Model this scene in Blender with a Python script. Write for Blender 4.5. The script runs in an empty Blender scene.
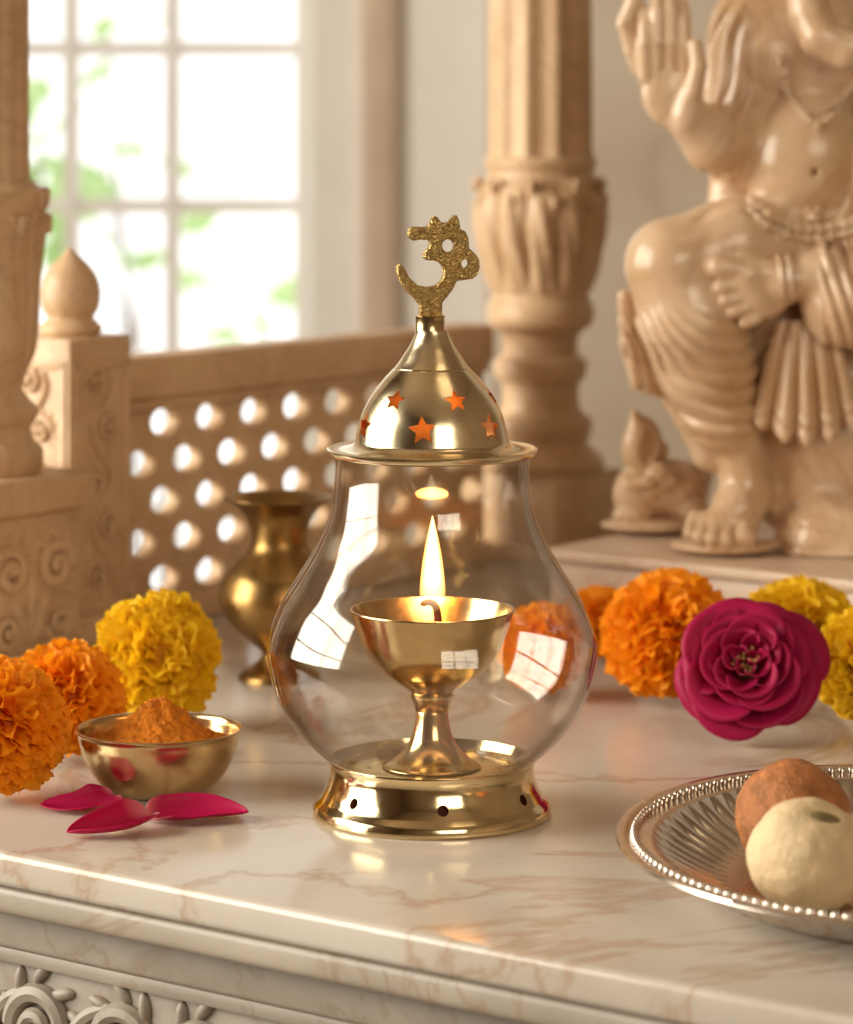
import bpy, bmesh, math, random
import numpy as np
from mathutils import Vector, Matrix, noise

PI = math.pi
scene = bpy.context.scene
COL = scene.collection

# ------------------------------------------------------------------ camera
F = 3300.0            # focal length in pixels of an 853x1024 frame
HZ = 90.0             # image row of the horizon
H = 0.23365           # camera height above the table top
def P(px, py, d):     # a point of the place from its bearing and distance
    return Vector(((px - 426.5) * d / F, d, H - (py - HZ) * d / F))
cam_d = bpy.data.cameras.new('camera')
cam = bpy.data.objects.new('camera', cam_d)
COL.objects.link(cam)
scene.camera = cam
cam.location = (0, 0, H)
cam.rotation_euler = (PI / 2, 0, 0)
cam_d.sensor_fit = 'VERTICAL'
cam_d.sensor_height = 36.0
cam_d.sensor_width = 36.0 * 853 / 1024
cam_d.lens = F / 1024 * 36.0
cam_d.shift_y = -(512 - HZ) / 1024
cam_d.clip_start = 0.05
cam_d.clip_end = 100
cam_d.dof.use_dof = True
cam_d.dof.focus_distance = 1.045
cam_d.dof.aperture_fstop = 13.0

# ------------------------------------------------------------------ light and exposure
scene.view_settings.view_transform = 'Standard'
scene.view_settings.look = 'None'
scene.view_settings.gamma = 1.0
scene.view_settings.use_curve_mapping = False
scene.view_settings.exposure = 0.0
scene.cycles.max_bounces = 14
scene.cycles.transparent_max_bounces = 24
scene.cycles.glossy_bounces = 8
scene.cycles.sample_clamp_indirect = 5.0
scene.cycles.caustics_refractive = False
scene.cycles.use_denoising = True

world = bpy.data.worlds.new('world')
scene.world = world
world.use_nodes = True
bg = world.node_tree.nodes['Background']
bg.inputs[0].default_value = (1.0, 0.985, 0.96, 1)
bg.inputs[1].default_value = 1.7

def area(name, loc, target, sx, sy, power, col):
    l = bpy.data.lights.new(name, 'AREA')
    l.shape = 'RECTANGLE'
    l.size, l.size_y = sx, sy
    l.energy = power
    l.color = col
    o = bpy.data.objects.new(name, l)
    COL.objects.link(o)
    o.location = loc
    o.rotation_euler = (Vector(target) - Vector(loc)).to_track_quat('-Z', 'Y').to_euler()
    return o
# daylight outside the window of the left wall and outside the window behind the camera
area('daylight_left', (-1.75, 1.05, 0.62), (0.0, 1.05, 0.45), 1.5, 1.3, 80, (1.0, 0.935, 0.79))
area('daylight_front', (0.85, -1.4, 0.95), (0.0, 1.3, 0.1), 1.3, 1.0, 23, (1.0, 0.86, 0.62))
area('added_overhead_fill', (0.5, 0.75, 1.55), (0.3, 1.1, 0.0), 0.5, 0.5, 1.2, (1.0, 0.76, 0.48))  # added warm fill from above, no lamp hangs there

# ------------------------------------------------------------------ helpers
ORG = {}
def tag(o, label=None, cat=None, group=None, kind=None):
    if label: o['label'] = label
    if cat: o['category'] = cat
    if group: o['group'] = group
    if kind: o['kind'] = kind
    return o
def thing(name, label, cat, loc, group=None, kind='thing'):
    o = bpy.data.objects.new(name, None)
    o.empty_display_size = 0.02
    COL.objects.link(o)
    o.location = loc
    ORG[o.name] = Vector(loc)
    return tag(o, label, cat, group, kind)
def obj(name, vf, mat, parent=None, loc=None, smooth=True, sharp=40):
    v, f = vf
    org = ORG[parent.name] if parent else Vector(loc if loc is not None else (0, 0, 0))
    me = bpy.data.meshes.new(name)
    arr = np.asarray(v, dtype=np.float64).reshape(-1, 3) - np.array(org)
    me.from_pydata(arr.tolist(), [], [list(map(int, q)) for q in f])
    me.validate()
    bm = bmesh.new(); bm.from_mesh(me)
    bmesh.ops.recalc_face_normals(bm, faces=bm.faces)
    bm.to_mesh(me); bm.free()
    if smooth:
        me.polygons.foreach_set('use_smooth', [True] * len(me.polygons))
        if sharp: me.set_sharp_from_angle(angle=math.radians(sharp))
    me.materials.append(mat)
    o = bpy.data.objects.new(name, me)
    COL.objects.link(o)
    if parent: o.parent = parent
    else: o.location = org
    ORG[o.name] = org
    return o
def join(*vfs):
    V, Fc, n = [], [], 0
    for v, f in vfs:
        v = [tuple(p) for p in v]
        V += v
        Fc += [tuple(i + n for i in q) for q in f]
        n += len(v)
    return V, Fc
def lathe(prof, seg=96, c=(0, 0, 0), mod=None, closed=False):
    V, Fc, rings = [], [], []
    for k, (r, z) in enumerate(prof):
        if r < 1e-7:
            rings.append([len(V)]); V.append((c[0], c[1], c[2] + z))
        else:
            ring = []
            for i in range(seg):
                a = 2 * PI * i / seg
                rr, zz = (r, z) if mod is None else mod(r, z, a, k)
                ring.append(len(V)); V.append((c[0] + rr * math.cos(a), c[1] + rr * math.sin(a), c[2] + zz))
            rings.append(ring)
    pairs = list(zip(rings[:-1], rings[1:]))
    if closed: pairs.append((rings[-1], rings[0]))
    for A, B in pairs:
        if len(A) == 1 and len(B) == 1: continue
        for i in range(seg):
            j = (i + 1) % seg
            if len(A) == 1: Fc.append((A[0], B[j], B[i]))
            elif len(B) == 1: Fc.append((A[i], A[j], B[0]))
            else: Fc.append((A[i], A[j], B[j], B[i]))
    return V, Fc
def spline(pts, n=8):
    out = []
    m = len(pts)
    for i in range(m - 1):
        p0, p1, p2, p3 = (np.array(pts[max(i - 1, 0)], float), np.array(pts[i], float), np.array(pts[i + 1], float), np.array(pts[min(i + 2, m - 1)], float))
        for k in range(n):
            t = k / n
            out.append(tuple(0.5 * ((2 * p1) + (-p0 + p2) * t + (2 * p0 - 5 * p1 + 4 * p2 - p3) * t * t + (-p0 + 3 * p1 - 3 * p2 + p3) * t ** 3)))
    out.append(tuple(pts[-1]))
    return out
def tube(pts, rad, seg=10, closed=False):
    pts = [Vector(p) for p in pts]
    n = len(pts)
    if not hasattr(rad, '__len__'): rad = [rad] * n
    V, Fc = [], []
    up = None
    for i, p in enumerate(pts):
        a = pts[(i - 1) % n] if (closed or i > 0) else p
        b = pts[(i + 1) % n] if (closed or i < n - 1) else p
        t = (b - a).normalized()
        if up is None:
            up = t.orthogonal().normalized()
        up = (up - t * up.dot(t)).normalized()
        w = t.cross(up)
        for k in range(seg):
            an = 2 * PI * k / seg
            V.append(p + rad[i] * (up * math.cos(an) + w * math.sin(an)))
    for i in range(n if closed else n - 1):
        j = (i + 1) % n
        for k in range(seg):
            l = (k + 1) % seg
            Fc.append((i * seg + k, i * seg + l, j * seg + l, j * seg + k))
    if not closed:
        Fc.append(tuple(range(seg))); Fc.append(tuple((n - 1) * seg + k for k in range(seg)))
    return V, Fc
def ball(c, r, seg=16, rings=10, axes=None):
    if not hasattr(r, '__len__'): r = (r, r, r)
    V, Fc = lathe([(math.sin(PI * i / rings), -math.cos(PI * i / rings)) if 0 < i < rings else (0, -1 if i == 0 else 1) for i in range(rings + 1)], seg)
    X, Y, Z = axes if axes else (Vector((1, 0, 0)), Vector((0, 1, 0)), Vector((0, 0, 1)))
    c = Vector(c)
    return [c + X * (r[0] * v[0]) + Y * (r[1] * v[1]) + Z * (r[2] * v[2]) for v in V], Fc
def rbox(c, half, bev=0.0, axes=None, seg=2):
    bm = bmesh.new()
    bmesh.ops.create_cube(bm, size=2)
    for v in bm.verts: v.co = Vector((v.co.x * half[0], v.co.y * half[1], v.co.z * half[2]))
    if bev > 0:
        bmesh.ops.bevel(bm, geom=list(bm.edges), offset=bev, segments=seg, affect='EDGES', profile=0.5)
    X, Y, Z = axes if axes else (Vector((1, 0, 0)), Vector((0, 1, 0)), Vector((0, 0, 1)))
    c = Vector(c)
    bm.verts.index_update()
    V = [c + X * v.co.x + Y * v.co.y + Z * v.co.z for v in bm.verts]
    Fc = [tuple(v.index for v in f.verts) for f in bm.faces]
    bm.free()
    return V, Fc
def cut(o, cutter):
    m = o.modifiers.new('cut', 'BOOLEAN')
    m.operation = 'DIFFERENCE'; m.solver = 'EXACT'; m.object = cutter
    dg = bpy.context.evaluated_depsgraph_get()
    me = bpy.data.meshes.new_from_object(o.evaluated_get(dg))
    o.modifiers.clear()
    o.data = me
    bpy.data.objects.remove(cutter)
    me.polygons.foreach_set('use_smooth', [True] * len(me.polygons))
    me.set_sharp_from_angle(angle=math.radians(35))

# altar axes: U along the front edge (right and towards the camera), W into the altar
LAMP = P(432, 814, 1.065); LAMP.z = 0
U = Vector((0.795, -0.6066, 0)); W = Vector((0.6066, 0.795, 0)); Zx = Vector((0, 0, 1))
def T(a, b, z=0.0): return LAMP + U * a + W * b + Zx * z

# ------------------------------------------------------------------ materials
def mk(name):
    m = bpy.data.materials.new(name); m.use_nodes = True
    nt = m.node_tree
    return m, nt, nt.nodes, nt.links, nt.nodes['Principled BSDF']
def ramp(ns, ls, src, stops):
    r = ns.new('ShaderNodeValToRGB')
    ls.new(src, r.inputs[0])
    e = r.color_ramp.elements
    while len(e) < len(stops): e.new(0.5)
    for k, (p, c) in enumerate(stops):
        e[k].position = p; e[k].color = (*c, 1)
    return r.outputs[0]
def noise_tex(ns, ls, co, scale, detail=4, rough=0.55, dist=0.0):
    n = ns.new('ShaderNodeTexNoise')
    n.inputs['Scale'].default_value = scale; n.inputs['Detail'].default_value = detail
    n.inputs['Roughness'].default_value = rough; n.inputs['Distortion'].default_value = dist
    ls.new(co, n.inputs['Vector'])
    return n.outputs['Fac']
def mixc(ns, ls, fac, a, b, mode='MIX'):
    m = ns.new('ShaderNodeMix'); m.data_type = 'RGBA'; m.blend_type = mode
    for s, v in ((m.inputs[0], fac), (m.inputs[6], a), (m.inputs[7], b)):
        if hasattr(v, 'is_output') or isinstance(v, bpy.types.NodeSocket): ls.new(v, s)
        elif isinstance(v, tuple): s.default_value = (*v, 1)
        else: s.default_value = v
    return m.outputs[2]
def bump(ns, ls, b, h, strength, dist):
    n = ns.new('ShaderNodeBump'); n.inputs['Strength'].default_value = strength; n.inputs['Distance'].default_value = dist
    ls.new(h, n.inputs['Height']); ls.new(n.outputs[0], b.inputs['Normal'])
def stone(name, c1, c2, vein, scale=30, rough=0.35, veinamt=0.35, sss=0.0, bmp=0.15, bd=0.0006, coat=0.0):
    m, nt, ns, ls, b = mk(name)
    co = ns.new('ShaderNodeTexCoord').outputs['Object']
    n1 = noise_tex(ns, ls, co, scale, 5, 0.6, 0.6)
    c = ramp(ns, ls, n1, [(0.3, c1), (0.72, c2)])
    n2 = noise_tex(ns, ls, co, scale * 0.45, 6, 0.6, 1.6)
    vf = ramp(ns, ls, n2, [(0.482, (0, 0, 0)), (0.5, (veinamt,) * 3), (0.525, (0, 0, 0))])
    ls.new(mixc(ns, ls, vf, c, vein), b.inputs['Base Color'])
    b.inputs['Roughness'].default_value = rough
    b.inputs['Coat Weight'].default_value = coat
    b.inputs['Coat Roughness'].default_value = 0.12
    if sss:
        b.inputs['Subsurface Weight'].default_value = sss
        b.inputs['Subsurface Radius'].default_value = (0.006, 0.003, 0.0015)
        b.inputs['Subsurface Scale'].default_value = 1.0
    n3 = noise_tex(ns, ls, co, scale * 12, 4)
    bump(ns, ls, b, n3, bmp, bd)
    return m
def brass(name, col, rough=0.14, tarn=0.35, dark=(0.30, 0.17, 0.06), scale=45, bmp=0.0):
    m, nt, ns, ls, b = mk(name)
    co = ns.new('ShaderNodeTexCoord').outputs['Object']
    n1 = noise_tex(ns, ls, co, scale, 6, 0.65, 0.5)
    f = ramp(ns, ls, n1, [(0.45, (0, 0, 0)), (0.75, (tarn,) * 3)])
    ls.new(mixc(ns, ls, f, col, dark), b.inputs['Base Color'])
    b.inputs['Metallic'].default_value = 1.0
    n2 = noise_tex(ns, ls, co, scale * 2.3, 5, 0.6)
    r = ns.new('ShaderNodeMapRange'); ls.new(n2, r.inputs[0])
    r.inputs[1].default_value = 0.3; r.inputs[2].default_value = 0.75
    r.inputs[3].default_value = rough * 0.7; r.inputs[4].default_value = rough * 1.5
    ls.new(r.outputs[0], b.inputs['Roughness'])
    if bmp: bump(ns, ls, b, noise_tex(ns, ls, co, 1100, 1), bmp, 0.0016)
    return m
def plain(name, col, rough=0.6, var=0.12, scale=60, bmp=0.0, bd=0.0005, sss=0.0, bs=300):
    m, nt, ns, ls, b = mk(name)
    co = ns.new('ShaderNodeTexCoord').outputs['Object']
    n1 = noise_tex(ns, ls, co, scale, 4)
    d = tuple(x * (1 - var) for x in col); l = tuple(min(1, x * (1 + var)) for x in col)
    ls.new(ramp(ns, ls, n1, [(0.3, d), (0.7, l)]), b.inputs['Base Color'])
    b.inputs['Roughness'].default_value = rough
    if sss:
        b.inputs['Subsurface Weight'].default_value = sss
        b.inputs['Subsurface Radius'].default_value = (0.004, 0.002, 0.001)
        b.inputs['Subsurface Scale'].default_value = 1.0
    if bmp: bump(ns, ls, b, noise_tex(ns, ls, co, bs, 5, 0.65), bmp, bd)
    return m
def petal_mat(name, c_in, c_out, attr, trans=0.35, rough=0.55):
    m, nt, ns, ls, b = mk(name)
    a = ns.new('ShaderNodeAttribute'); a.attribute_name = attr
    c = ramp(ns, ls, a.outputs['Fac'], [(0.0, c_in), (1.0, c_out)])
    ls.new(c, b.inputs['Base Color'])
    b.inputs['Roughness'].default_value = rough
    b.inputs['Specular IOR Level'].default_value = 0.25
    tr = ns.new('ShaderNodeBsdfTranslucent'); ls.new(c, tr.inputs[0])
    mx = ns.new('ShaderNodeMixShader'); mx.inputs[0].default_value = trans
    ls.new(b.outputs[0], mx.inputs[1]); ls.new(tr.outputs[0], mx.inputs[2])
    ls.new(mx.outputs[0], ns['Material Output'].inputs[0])
    return m
def glass_mat(name, tint_edge=(0.36, 0.25, 0.16), tint=(0.985, 0.98, 0.965), ior=1.5):
    m, nt, ns, ls, b = mk(name)
    ns.remove(b)
    lw = ns.new('ShaderNodeLayerWeight'); lw.inputs[0].default_value = 0.5
    p = ns.new('ShaderNodeMath'); p.operation = 'POWER'; p.inputs[1].default_value = 4.0
    ls.new(lw.outputs['Facing'], p.inputs[0])
    c = mixc(ns, ls, p.outputs[0], tint, tint_edge)
    t = ns.new('ShaderNodeBsdfTransparent'); ls.new(c, t.inputs[0])
    g = ns.new('ShaderNodeBsdfGlossy'); g.inputs['Roughness'].default_value = 0.015; g.inputs[0].default_value = (1, 1, 1, 1)
    fr = ns.new('ShaderNodeFresnel')
    ge = ns.new('ShaderNodeNewGeometry'); mr = ns.new('ShaderNodeMapRange')
    ls.new(ge.outputs['Backfacing'], mr.inputs[0]); mr.inputs[3].default_value = ior; mr.inputs[4].default_value = 1 / ior
    ls.new(mr.outputs[0], fr.inputs[0])
    mx = ns.new('ShaderNodeMixShader')
    ls.new(fr.outputs[0], mx.inputs[0]); ls.new(t.outputs[0], mx.inputs[1]); ls.new(g.outputs[0], mx.inputs[2])
    ls.new(mx.outputs[0], ns['Material Output'].inputs[0])
    return m

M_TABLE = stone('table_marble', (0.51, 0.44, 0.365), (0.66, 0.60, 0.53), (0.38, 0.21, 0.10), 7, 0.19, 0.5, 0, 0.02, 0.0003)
M_TABLE_SIDE = stone('table_side_marble', (0.33, 0.275, 0.215), (0.47, 0.405, 0.33), (0.27, 0.16, 0.09), 16, 0.42, 0.45, 0, 0.12, 0.0005)  # darker than the top: shade below the edge put into the colour
M_BODY = stone('shaded_table_marble', (0.25, 0.205, 0.16), (0.38, 0.325, 0.265), (0.22, 0.14, 0.08), 18, 0.5, 0.4, 0, 0.2, 0.0006)  # table stone darkened: the shade under the overhang put into its colour
M_CARVED = stone('carved_marble', (0.54, 0.345, 0.19), (0.70, 0.495, 0.305), (0.33, 0.18, 0.075), 26, 0.45, 0.3, 0, 0.35, 0.0008)
M_STATUE = stone('statue_marble', (0.56, 0.35, 0.18), (0.76, 0.575, 0.41), (0.40, 0.20, 0.08), 17, 0.28, 0.35, 0.06, 0.05, 0.0004, 0.25)
M_PLINTH = stone('plinth_marble', (0.56, 0.39, 0.27), (0.68, 0.52, 0.39), (0.40, 0.20, 0.12), 22, 0.35, 0.35, 0, 0.1, 0.0005)
M_BRASS = brass('polished_brass', (0.88, 0.72, 0.43), 0.12, 0.22)
M_BRASSL = brass('spun_brass', (0.87, 0.74, 0.49), 0.19, 0.16)
M_INNER = brass('lid_glow_copper', (0.58, 0.26, 0.085), 0.38, 0.3, (0.20, 0.06, 0.02), 80)
M_BRASS2 = brass('aged_brass', (0.70, 0.52, 0.27), 0.19, 0.40)
M_BRASSD = brass('tarnished_brass', (0.36, 0.215, 0.075), 0.34, 0.7, (0.16, 0.08, 0.03), 30)
M_GOLD = brass('cast_brass', (0.54, 0.37, 0.14), 0.36, 0.55, (0.20, 0.12, 0.035), 420, 0.6)
M_SILVER = brass('silver', (0.76, 0.69, 0.62), 0.20, 0.35, (0.36, 0.27, 0.20), 60)
M_GLASS = glass_mat('clear_glass')
M_PANE = glass_mat('window_glass', (0.85, 0.9, 0.88), (0.99, 0.99, 0.99))
M_WALL = plain('cream_plaster', (0.80, 0.755, 0.70), 0.75, 0.04, 9, 0.1)
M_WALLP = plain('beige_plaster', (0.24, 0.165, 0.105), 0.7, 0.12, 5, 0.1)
M_PANEL = stone('beige_marble_panel', (0.46, 0.36, 0.27), (0.60, 0.51, 0.41), (0.36, 0.25, 0.19), 5, 0.4, 0.4)
M_TRIM = plain('tan_stone', (0.60, 0.45, 0.34), 0.6, 0.08, 12, 0.1)
M_CEIL = plain('ceiling_plaster', (0.32, 0.235, 0.16), 0.8, 0.03, 4)
M_FLOOR = stone('floor_stone', (0.36, 0.26, 0.19), (0.45, 0.34, 0.26), (0.25, 0.16, 0.10), 4, 0.4, 0.3)
M_FRAME = plain('white_paint', (0.80, 0.77, 0.73), 0.45, 0.02, 20)
M_TURM = plain('turmeric', (0.80, 0.245, 0.012), 0.95, 0.28, 420, 0.8, 0.0012, 0, 1300)
M_LADOO = plain('ladoo', (0.44, 0.16, 0.045), 0.5, 0.34, 190, 0.8, 0.0016, 0.1, 520)
M_PEDA = plain('peda', (0.74, 0.56, 0.33), 0.6, 0.12, 120, 0.7, 0.0014, 0.2, 420)
M_NUT = plain('pistachio', (0.20, 0.15, 0.06), 0.5, 0.3, 300)
M_WICK = plain('charred_wick_and_shade', (0.09, 0.02, 0.012), 0.9, 0.4, 500)
M_OIL = plain('ghee', (0.40, 0.20, 0.04), 0.12, 0.05, 50)
M_LEAFG = plain('calyx_green', (0.10, 0.20, 0.04), 0.6, 0.2, 90)
M_ORANGE = petal_mat('orange_petals', (0.92, 0.18, 0.002), (1.0, 0.42, 0.012), 'tip')
M_YELLOW = petal_mat('yellow_petals', (0.80, 0.40, 0.004), (1.0, 0.70, 0.02), 'tip')
M_ROSE = petal_mat('magenta_petals', (0.50, 0.03, 0.10), (0.42, 0.004, 0.075), 'tip', 0.3, 0.5)
M_LOOSE = petal_mat('loose_petals', (0.84, 0.36, 0.38), (0.58, 0.010, 0.10), 'tip', 0.3, 0.45)
M_STAMEN = plain('stamens', (0.55, 0.33, 0.12), 0.7, 0.3, 300)
M_GARDEN = petal_mat('garden_leaf', (0.40, 0.60, 0.22), (0.58, 0.74, 0.38), 'tip', 0.6, 0.5)
M_BARK = plain('bark', (0.20, 0.14, 0.09), 0.8, 0.2, 40)

# ------------------------------------------------------------------ the room
def slab_with_holes(x0, x1, z0, z1, holes, place, th):
    xs = sorted({x0, x1, *[h[0] for h in holes], *[h[1] for h in holes]})
    zs = sorted({z0, z1, *[h[2] for h in holes], *[h[3] for h in holes]})
    parts = []
    for i in range(len(xs) - 1):
        for j in range(len(zs) - 1):
            cx, cz = (xs[i] + xs[i + 1]) / 2, (zs[j] + zs[j + 1]) / 2
            if any(h[0] < cx < h[1] and h[2] < cz < h[3] for h in holes): continue
            V = [place(x, z, t) for t in (0, th) for (x, z) in ((xs[i], zs[j]), (xs[i + 1], zs[j]), (xs[i + 1], zs[j + 1]), (xs[i], zs[j + 1]))]
            parts.append((V, [(0, 1, 2, 3), (4, 5, 6, 7), (0, 1, 5, 4), (1, 2, 6, 5), (2, 3, 7, 6), (3, 0, 4, 7)]))
    return join(*parts)
DW = 2.6                                       # distance of the back wall
FLZ = -0.85
XL, XR, YF, CZ = -1.5, 1.7, -1.2, 1.75
def wx(px): return (px - 426.5) * DW / F
def wz(py): return H - (py - HZ) * DW / F
WB = (wx(-190), wx(314), wz(700), wz(-420))    # garden window opening
tag(obj('floor', rbox(((XL + XR) / 2, (YF + DW) / 2, FLZ - 0.05), ((XR - XL) / 2 + 0.2, (DW - YF) / 2 + 0.2, 0.05)), M_FLOOR, smooth=False), 'stone floor of the room', 'floor', kind='structure')
tag(obj('ceiling', rbox(((XL + XR) / 2, (YF + DW) / 2, CZ + 0.05), ((XR - XL) / 2 + 0.2, (DW - YF) / 2 + 0.2, 0.05)), M_CEIL, smooth=False), 'plain plaster ceiling of the room', 'ceiling', kind='structure')
tag(obj('wall_back', slab_with_holes(XL - .1, XR + .1, FLZ, CZ, [WB], lambda x, z, t: (x, DW + t, z), 0.10), M_WALL, smooth=False), 'cream plaster wall with the garden window', 'wall', kind='structure')
WL = (0.36, 1.74, 0.02, 1.22)
tag(obj('wall_left', slab_with_holes(YF, DW, FLZ, CZ, [WL], lambda y, z, t: (XL - t, y, z), 0.10), M_WALLP, smooth=False), 'beige plaster wall left of the altar', 'wall', kind='structure')
tag(obj('wall_right', slab_with_holes(YF, DW, FLZ, CZ, [], lambda y, z, t: (XR + t, y, z), 0.10), M_WALLP, smooth=False), 'beige plaster wall right of the altar', 'wall', kind='structure')
WFW = (0.25, 1.45, 0.5, 1.4)
tag(obj('wall_front', slab_with_holes(XL - .1, XR + .1, FLZ, CZ, [WFW], lambda x, z, t: (x, YF - t, z), 0.10), M_WALLP, smooth=False), 'beige plaster wall behind the viewer', 'wall', kind='structure')
tag(obj('trim_1', rbox((wx(379), DW - 0.005, 0.45), (0.0135, 0.005, 1.3), 0.002), M_TRIM), 'narrow tan stone pilaster strip right of the garden window', 'trim', kind='structure')
tag(obj('trim_2', rbox((wx(1000), DW - 0.012, 0.45), (wx(1000) - wx(488), 0.012, 1.29), 0.003), M_PANEL), 'beige marble wall panel behind the seated statue', 'trim', kind='structure')
def window(name, label, hole, place, vbars, hbars, depth, bw):
    x0, x1, z0, z1 = hole
    w = thing(name, label, 'window', place((x0 + x1) / 2, z0, depth), kind='structure')
    def bar(a0, a1, b0, b1, d0, d1):
        V = [place(x, z, t) for t in (d0, d1) for (x, z) in ((a0, b0), (a1, b0), (a1, b1), (a0, b1))]
        return V, [(0, 1, 2, 3), (4, 5, 6, 7), (0, 1, 5, 4), (1, 2, 6, 5), (2, 3, 7, 6), (3, 0, 4, 7)]
    fw = 0.016; e = 0.002
    obj('window_frame', join(bar(x0, x0 + fw, z0, z1, depth - .02, depth + .03), bar(x1 - fw, x1, z0, z1, depth - .02, depth + .03),
        bar(x0 + fw, x1 - fw, z0, z0 + fw, depth - .02, depth + .03), bar(x0 + fw, x1 - fw, z1 - fw, z1, depth - .02, depth + .03)), M_FRAME, w, smooth=False)
    xs = [x0 + fw] + list(vbars) + [x1 - fw]; zs = [z0 + fw] + list(hbars) + [z1 - fw]
    for x in vbars: obj('muntin', bar(x - bw, x + bw, z0 + fw, z1 - fw, depth - .010, depth + .010), M_FRAME, w, smooth=False)
    for z in hbars: obj('muntin', bar(x0 + fw, x1 - fw, z - bw, z + bw, depth - .008, depth + .008), M_FRAME, w, smooth=False)
    for i in range(len(xs) - 1):
        for j in range(len(zs) - 1):
            obj('pane', bar(xs[i] + e, xs[i + 1] - e, zs[j] + e, zs[j + 1] - e, depth - .0015, depth + .0015), M_PANE, w, smooth=False)
window('window_1', 'white multi-paned window to the bright garden', WB, lambda x, z, t: (x, DW + t, z),
       [wx(-140), wx(-40), wx(65), wx(168)], [wz(520), wz(364), wz(208), wz(48), wz(-110), wz(-265)], 0.05, 0.0058)
window('window_2', 'white paned window in the left wall', WL, lambda y, z, t: (XL - t, y, z), [0.82, 1.28], [0.42, 0.82], 0.05, 0.011)
window('window_3', 'white paned window behind the viewer', WFW, lambda x, z, t: (x, YF - t, z), [0.65, 1.05], [0.95], 0.05, 0.012)

# ------------------------------------------------------------------ altar table
FB = -0.1225                                   # front edge
A0, A1, B1 = -0.40, 0.62, 0.68
tbl = thing('altar_table', 'pale veined marble altar table with moulded edge and carved front', 'table', T(0.1, 0.25, FLZ))
def tslab(b0, z0, z1, bev, mat, name, inset=0.0):
    c = T((A0 + A1) / 2, (b0 + B1) / 2, (z0 + z1) / 2)
    return obj(name, rbox(c, ((A1 - A0) / 2 - inset, (B1 - b0) / 2, (z1 - z0) / 2), bev, (U, W, Zx), 4), mat, tbl)
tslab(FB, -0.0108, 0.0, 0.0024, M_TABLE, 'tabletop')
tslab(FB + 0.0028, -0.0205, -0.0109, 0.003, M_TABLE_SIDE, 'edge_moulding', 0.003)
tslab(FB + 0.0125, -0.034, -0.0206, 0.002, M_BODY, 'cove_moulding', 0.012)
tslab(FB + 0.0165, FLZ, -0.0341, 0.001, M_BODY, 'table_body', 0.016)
def scroll(c, e1, e2, n, s, flip=1, wt=1.0):
    """an acanthus scroll in relief: a spiral stem with leaf lobes"""
    parts = []
    pts, rad = [], []
    for k in range(56):
        t = k / 55
        a = t * 2 * PI * 1.6
        r = s * (1.0 - 0.84 * t)
        p = c + e1 * (flip * r * math.cos(a)) + e2 * (r * math.sin(a)) + n * (0.0004 + 0.0022 * t)
        pts.append(p); rad.append(s * wt * (0.20 - 0.07 * t))
    parts.append(tube(pts, rad, 8))
    parts.append(ball(c + n * 0.002, (s * .19,) * 3, 12, 8))
    for k in range(7):
        a = -0.9 + k * 0.62
        rr = s * (1.30 + 0.12 * math.sin(k * 2.1))
        q = c + e1 * (flip * rr * math.cos(a)) + e2 * (rr * math.sin(a))
        d = (e1 * (flip * math.cos(a + 0.7)) + e2 * math.sin(a + 0.7)).normalized()
        parts.append(ball(q, (s * .42, s * .17, s * .16), 12, 8, (d, n.cross(d), n)))
    return parts
fr = []
for k in range(10):
    a = -0.205 + k * 0.0335
    fr += scroll(T(a, FB + 0.0162, -0.0575), U, Zx, -W, 0.0125, 1 if k % 2 else -1, 1.35)
    p0 = T(a + 0.005, FB + 0.0158, -0.070); 
    fr.append(tube(spline([p0, p0 + U * .006 + Zx * .010, p0 + U * .0145 + Zx * .0195, p0 + U * .024 + Zx * .024], 6), [0.0016 + 0.0012 * math.sin(PI * i / 18) for i in range(19)], 8))
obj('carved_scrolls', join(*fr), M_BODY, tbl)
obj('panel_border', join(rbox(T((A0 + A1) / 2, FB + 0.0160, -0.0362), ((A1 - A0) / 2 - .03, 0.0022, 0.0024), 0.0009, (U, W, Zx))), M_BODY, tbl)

# ------------------------------------------------------------------ balustrade and columns
PC = Vector((-0.1525, 1.404, 0))               # newel post centre
def on_face(c, n, e1, e2, h): return c + n * h
post = thing('newel_post', 'square carved marble post with an onion-shaped finial at the near end of the lattice railing', 'post', PC)
hp = 0.019
obj('shaft', join(rbox(PC + Zx * 0.0648, (hp, hp, 0.0646), 0.0012, (U, W, Zx)), rbox(PC + Zx * 0.006, (hp + .002, hp + .002, 0.0058), 0.001, (U, W, Zx))), M_CARVED, post)
pan = []
for n, e in ((U, W), (-W, U)):
    f = PC + n * hp
    for s in (-1, 1):
        pan.append(rbox(f + e * (s * 0.0150) + Zx * 0.068, (0.0018, 0.0010, 0.052), 0.0006, (e, n, Zx)))
    for z in (0.0165, 0.1185): pan.append(rbox(f + Zx * z, (0.0165, 0.0010, 0.0022), 0.0006, (e, n, Zx)))
    for k in range(5):
        z = 0.029 + k * 0.0205
        pan += scroll(f + Zx * z + e * (0.0035 * (1 if k % 2 else -1)), e, Zx, n, 0.0058, 1 if k % 2 else -1, 1.15)
    pts = [f + n * 0.0006 + Zx * (0.019 + i * 0.0048) + e * (0.006 * math.sin(i * 0.75)) for i in range(21)]
    pan.append(tube(pts, 0.0013, 6))
obj('carved_panel', join(*pan), M_CARVED, post)
fin = spline([(0.0120, 0.1294), (0.0135, 0.1325), (0.0105, 0.1360), (0.0100, 0.1375), (0.0120, 0.1410), (0.0128, 0.1465), (0.0118, 0.1530), (0.0085, 0.1585), (0.0040, 0.1630), (0.0012, 0.1662)], 5) + [(0, 0.1666)]
obj('finial', lathe([(0, 0.1294)] + fin, 48, (PC.x + .001, PC.y, 0)), M_CARVED, post)

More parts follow.
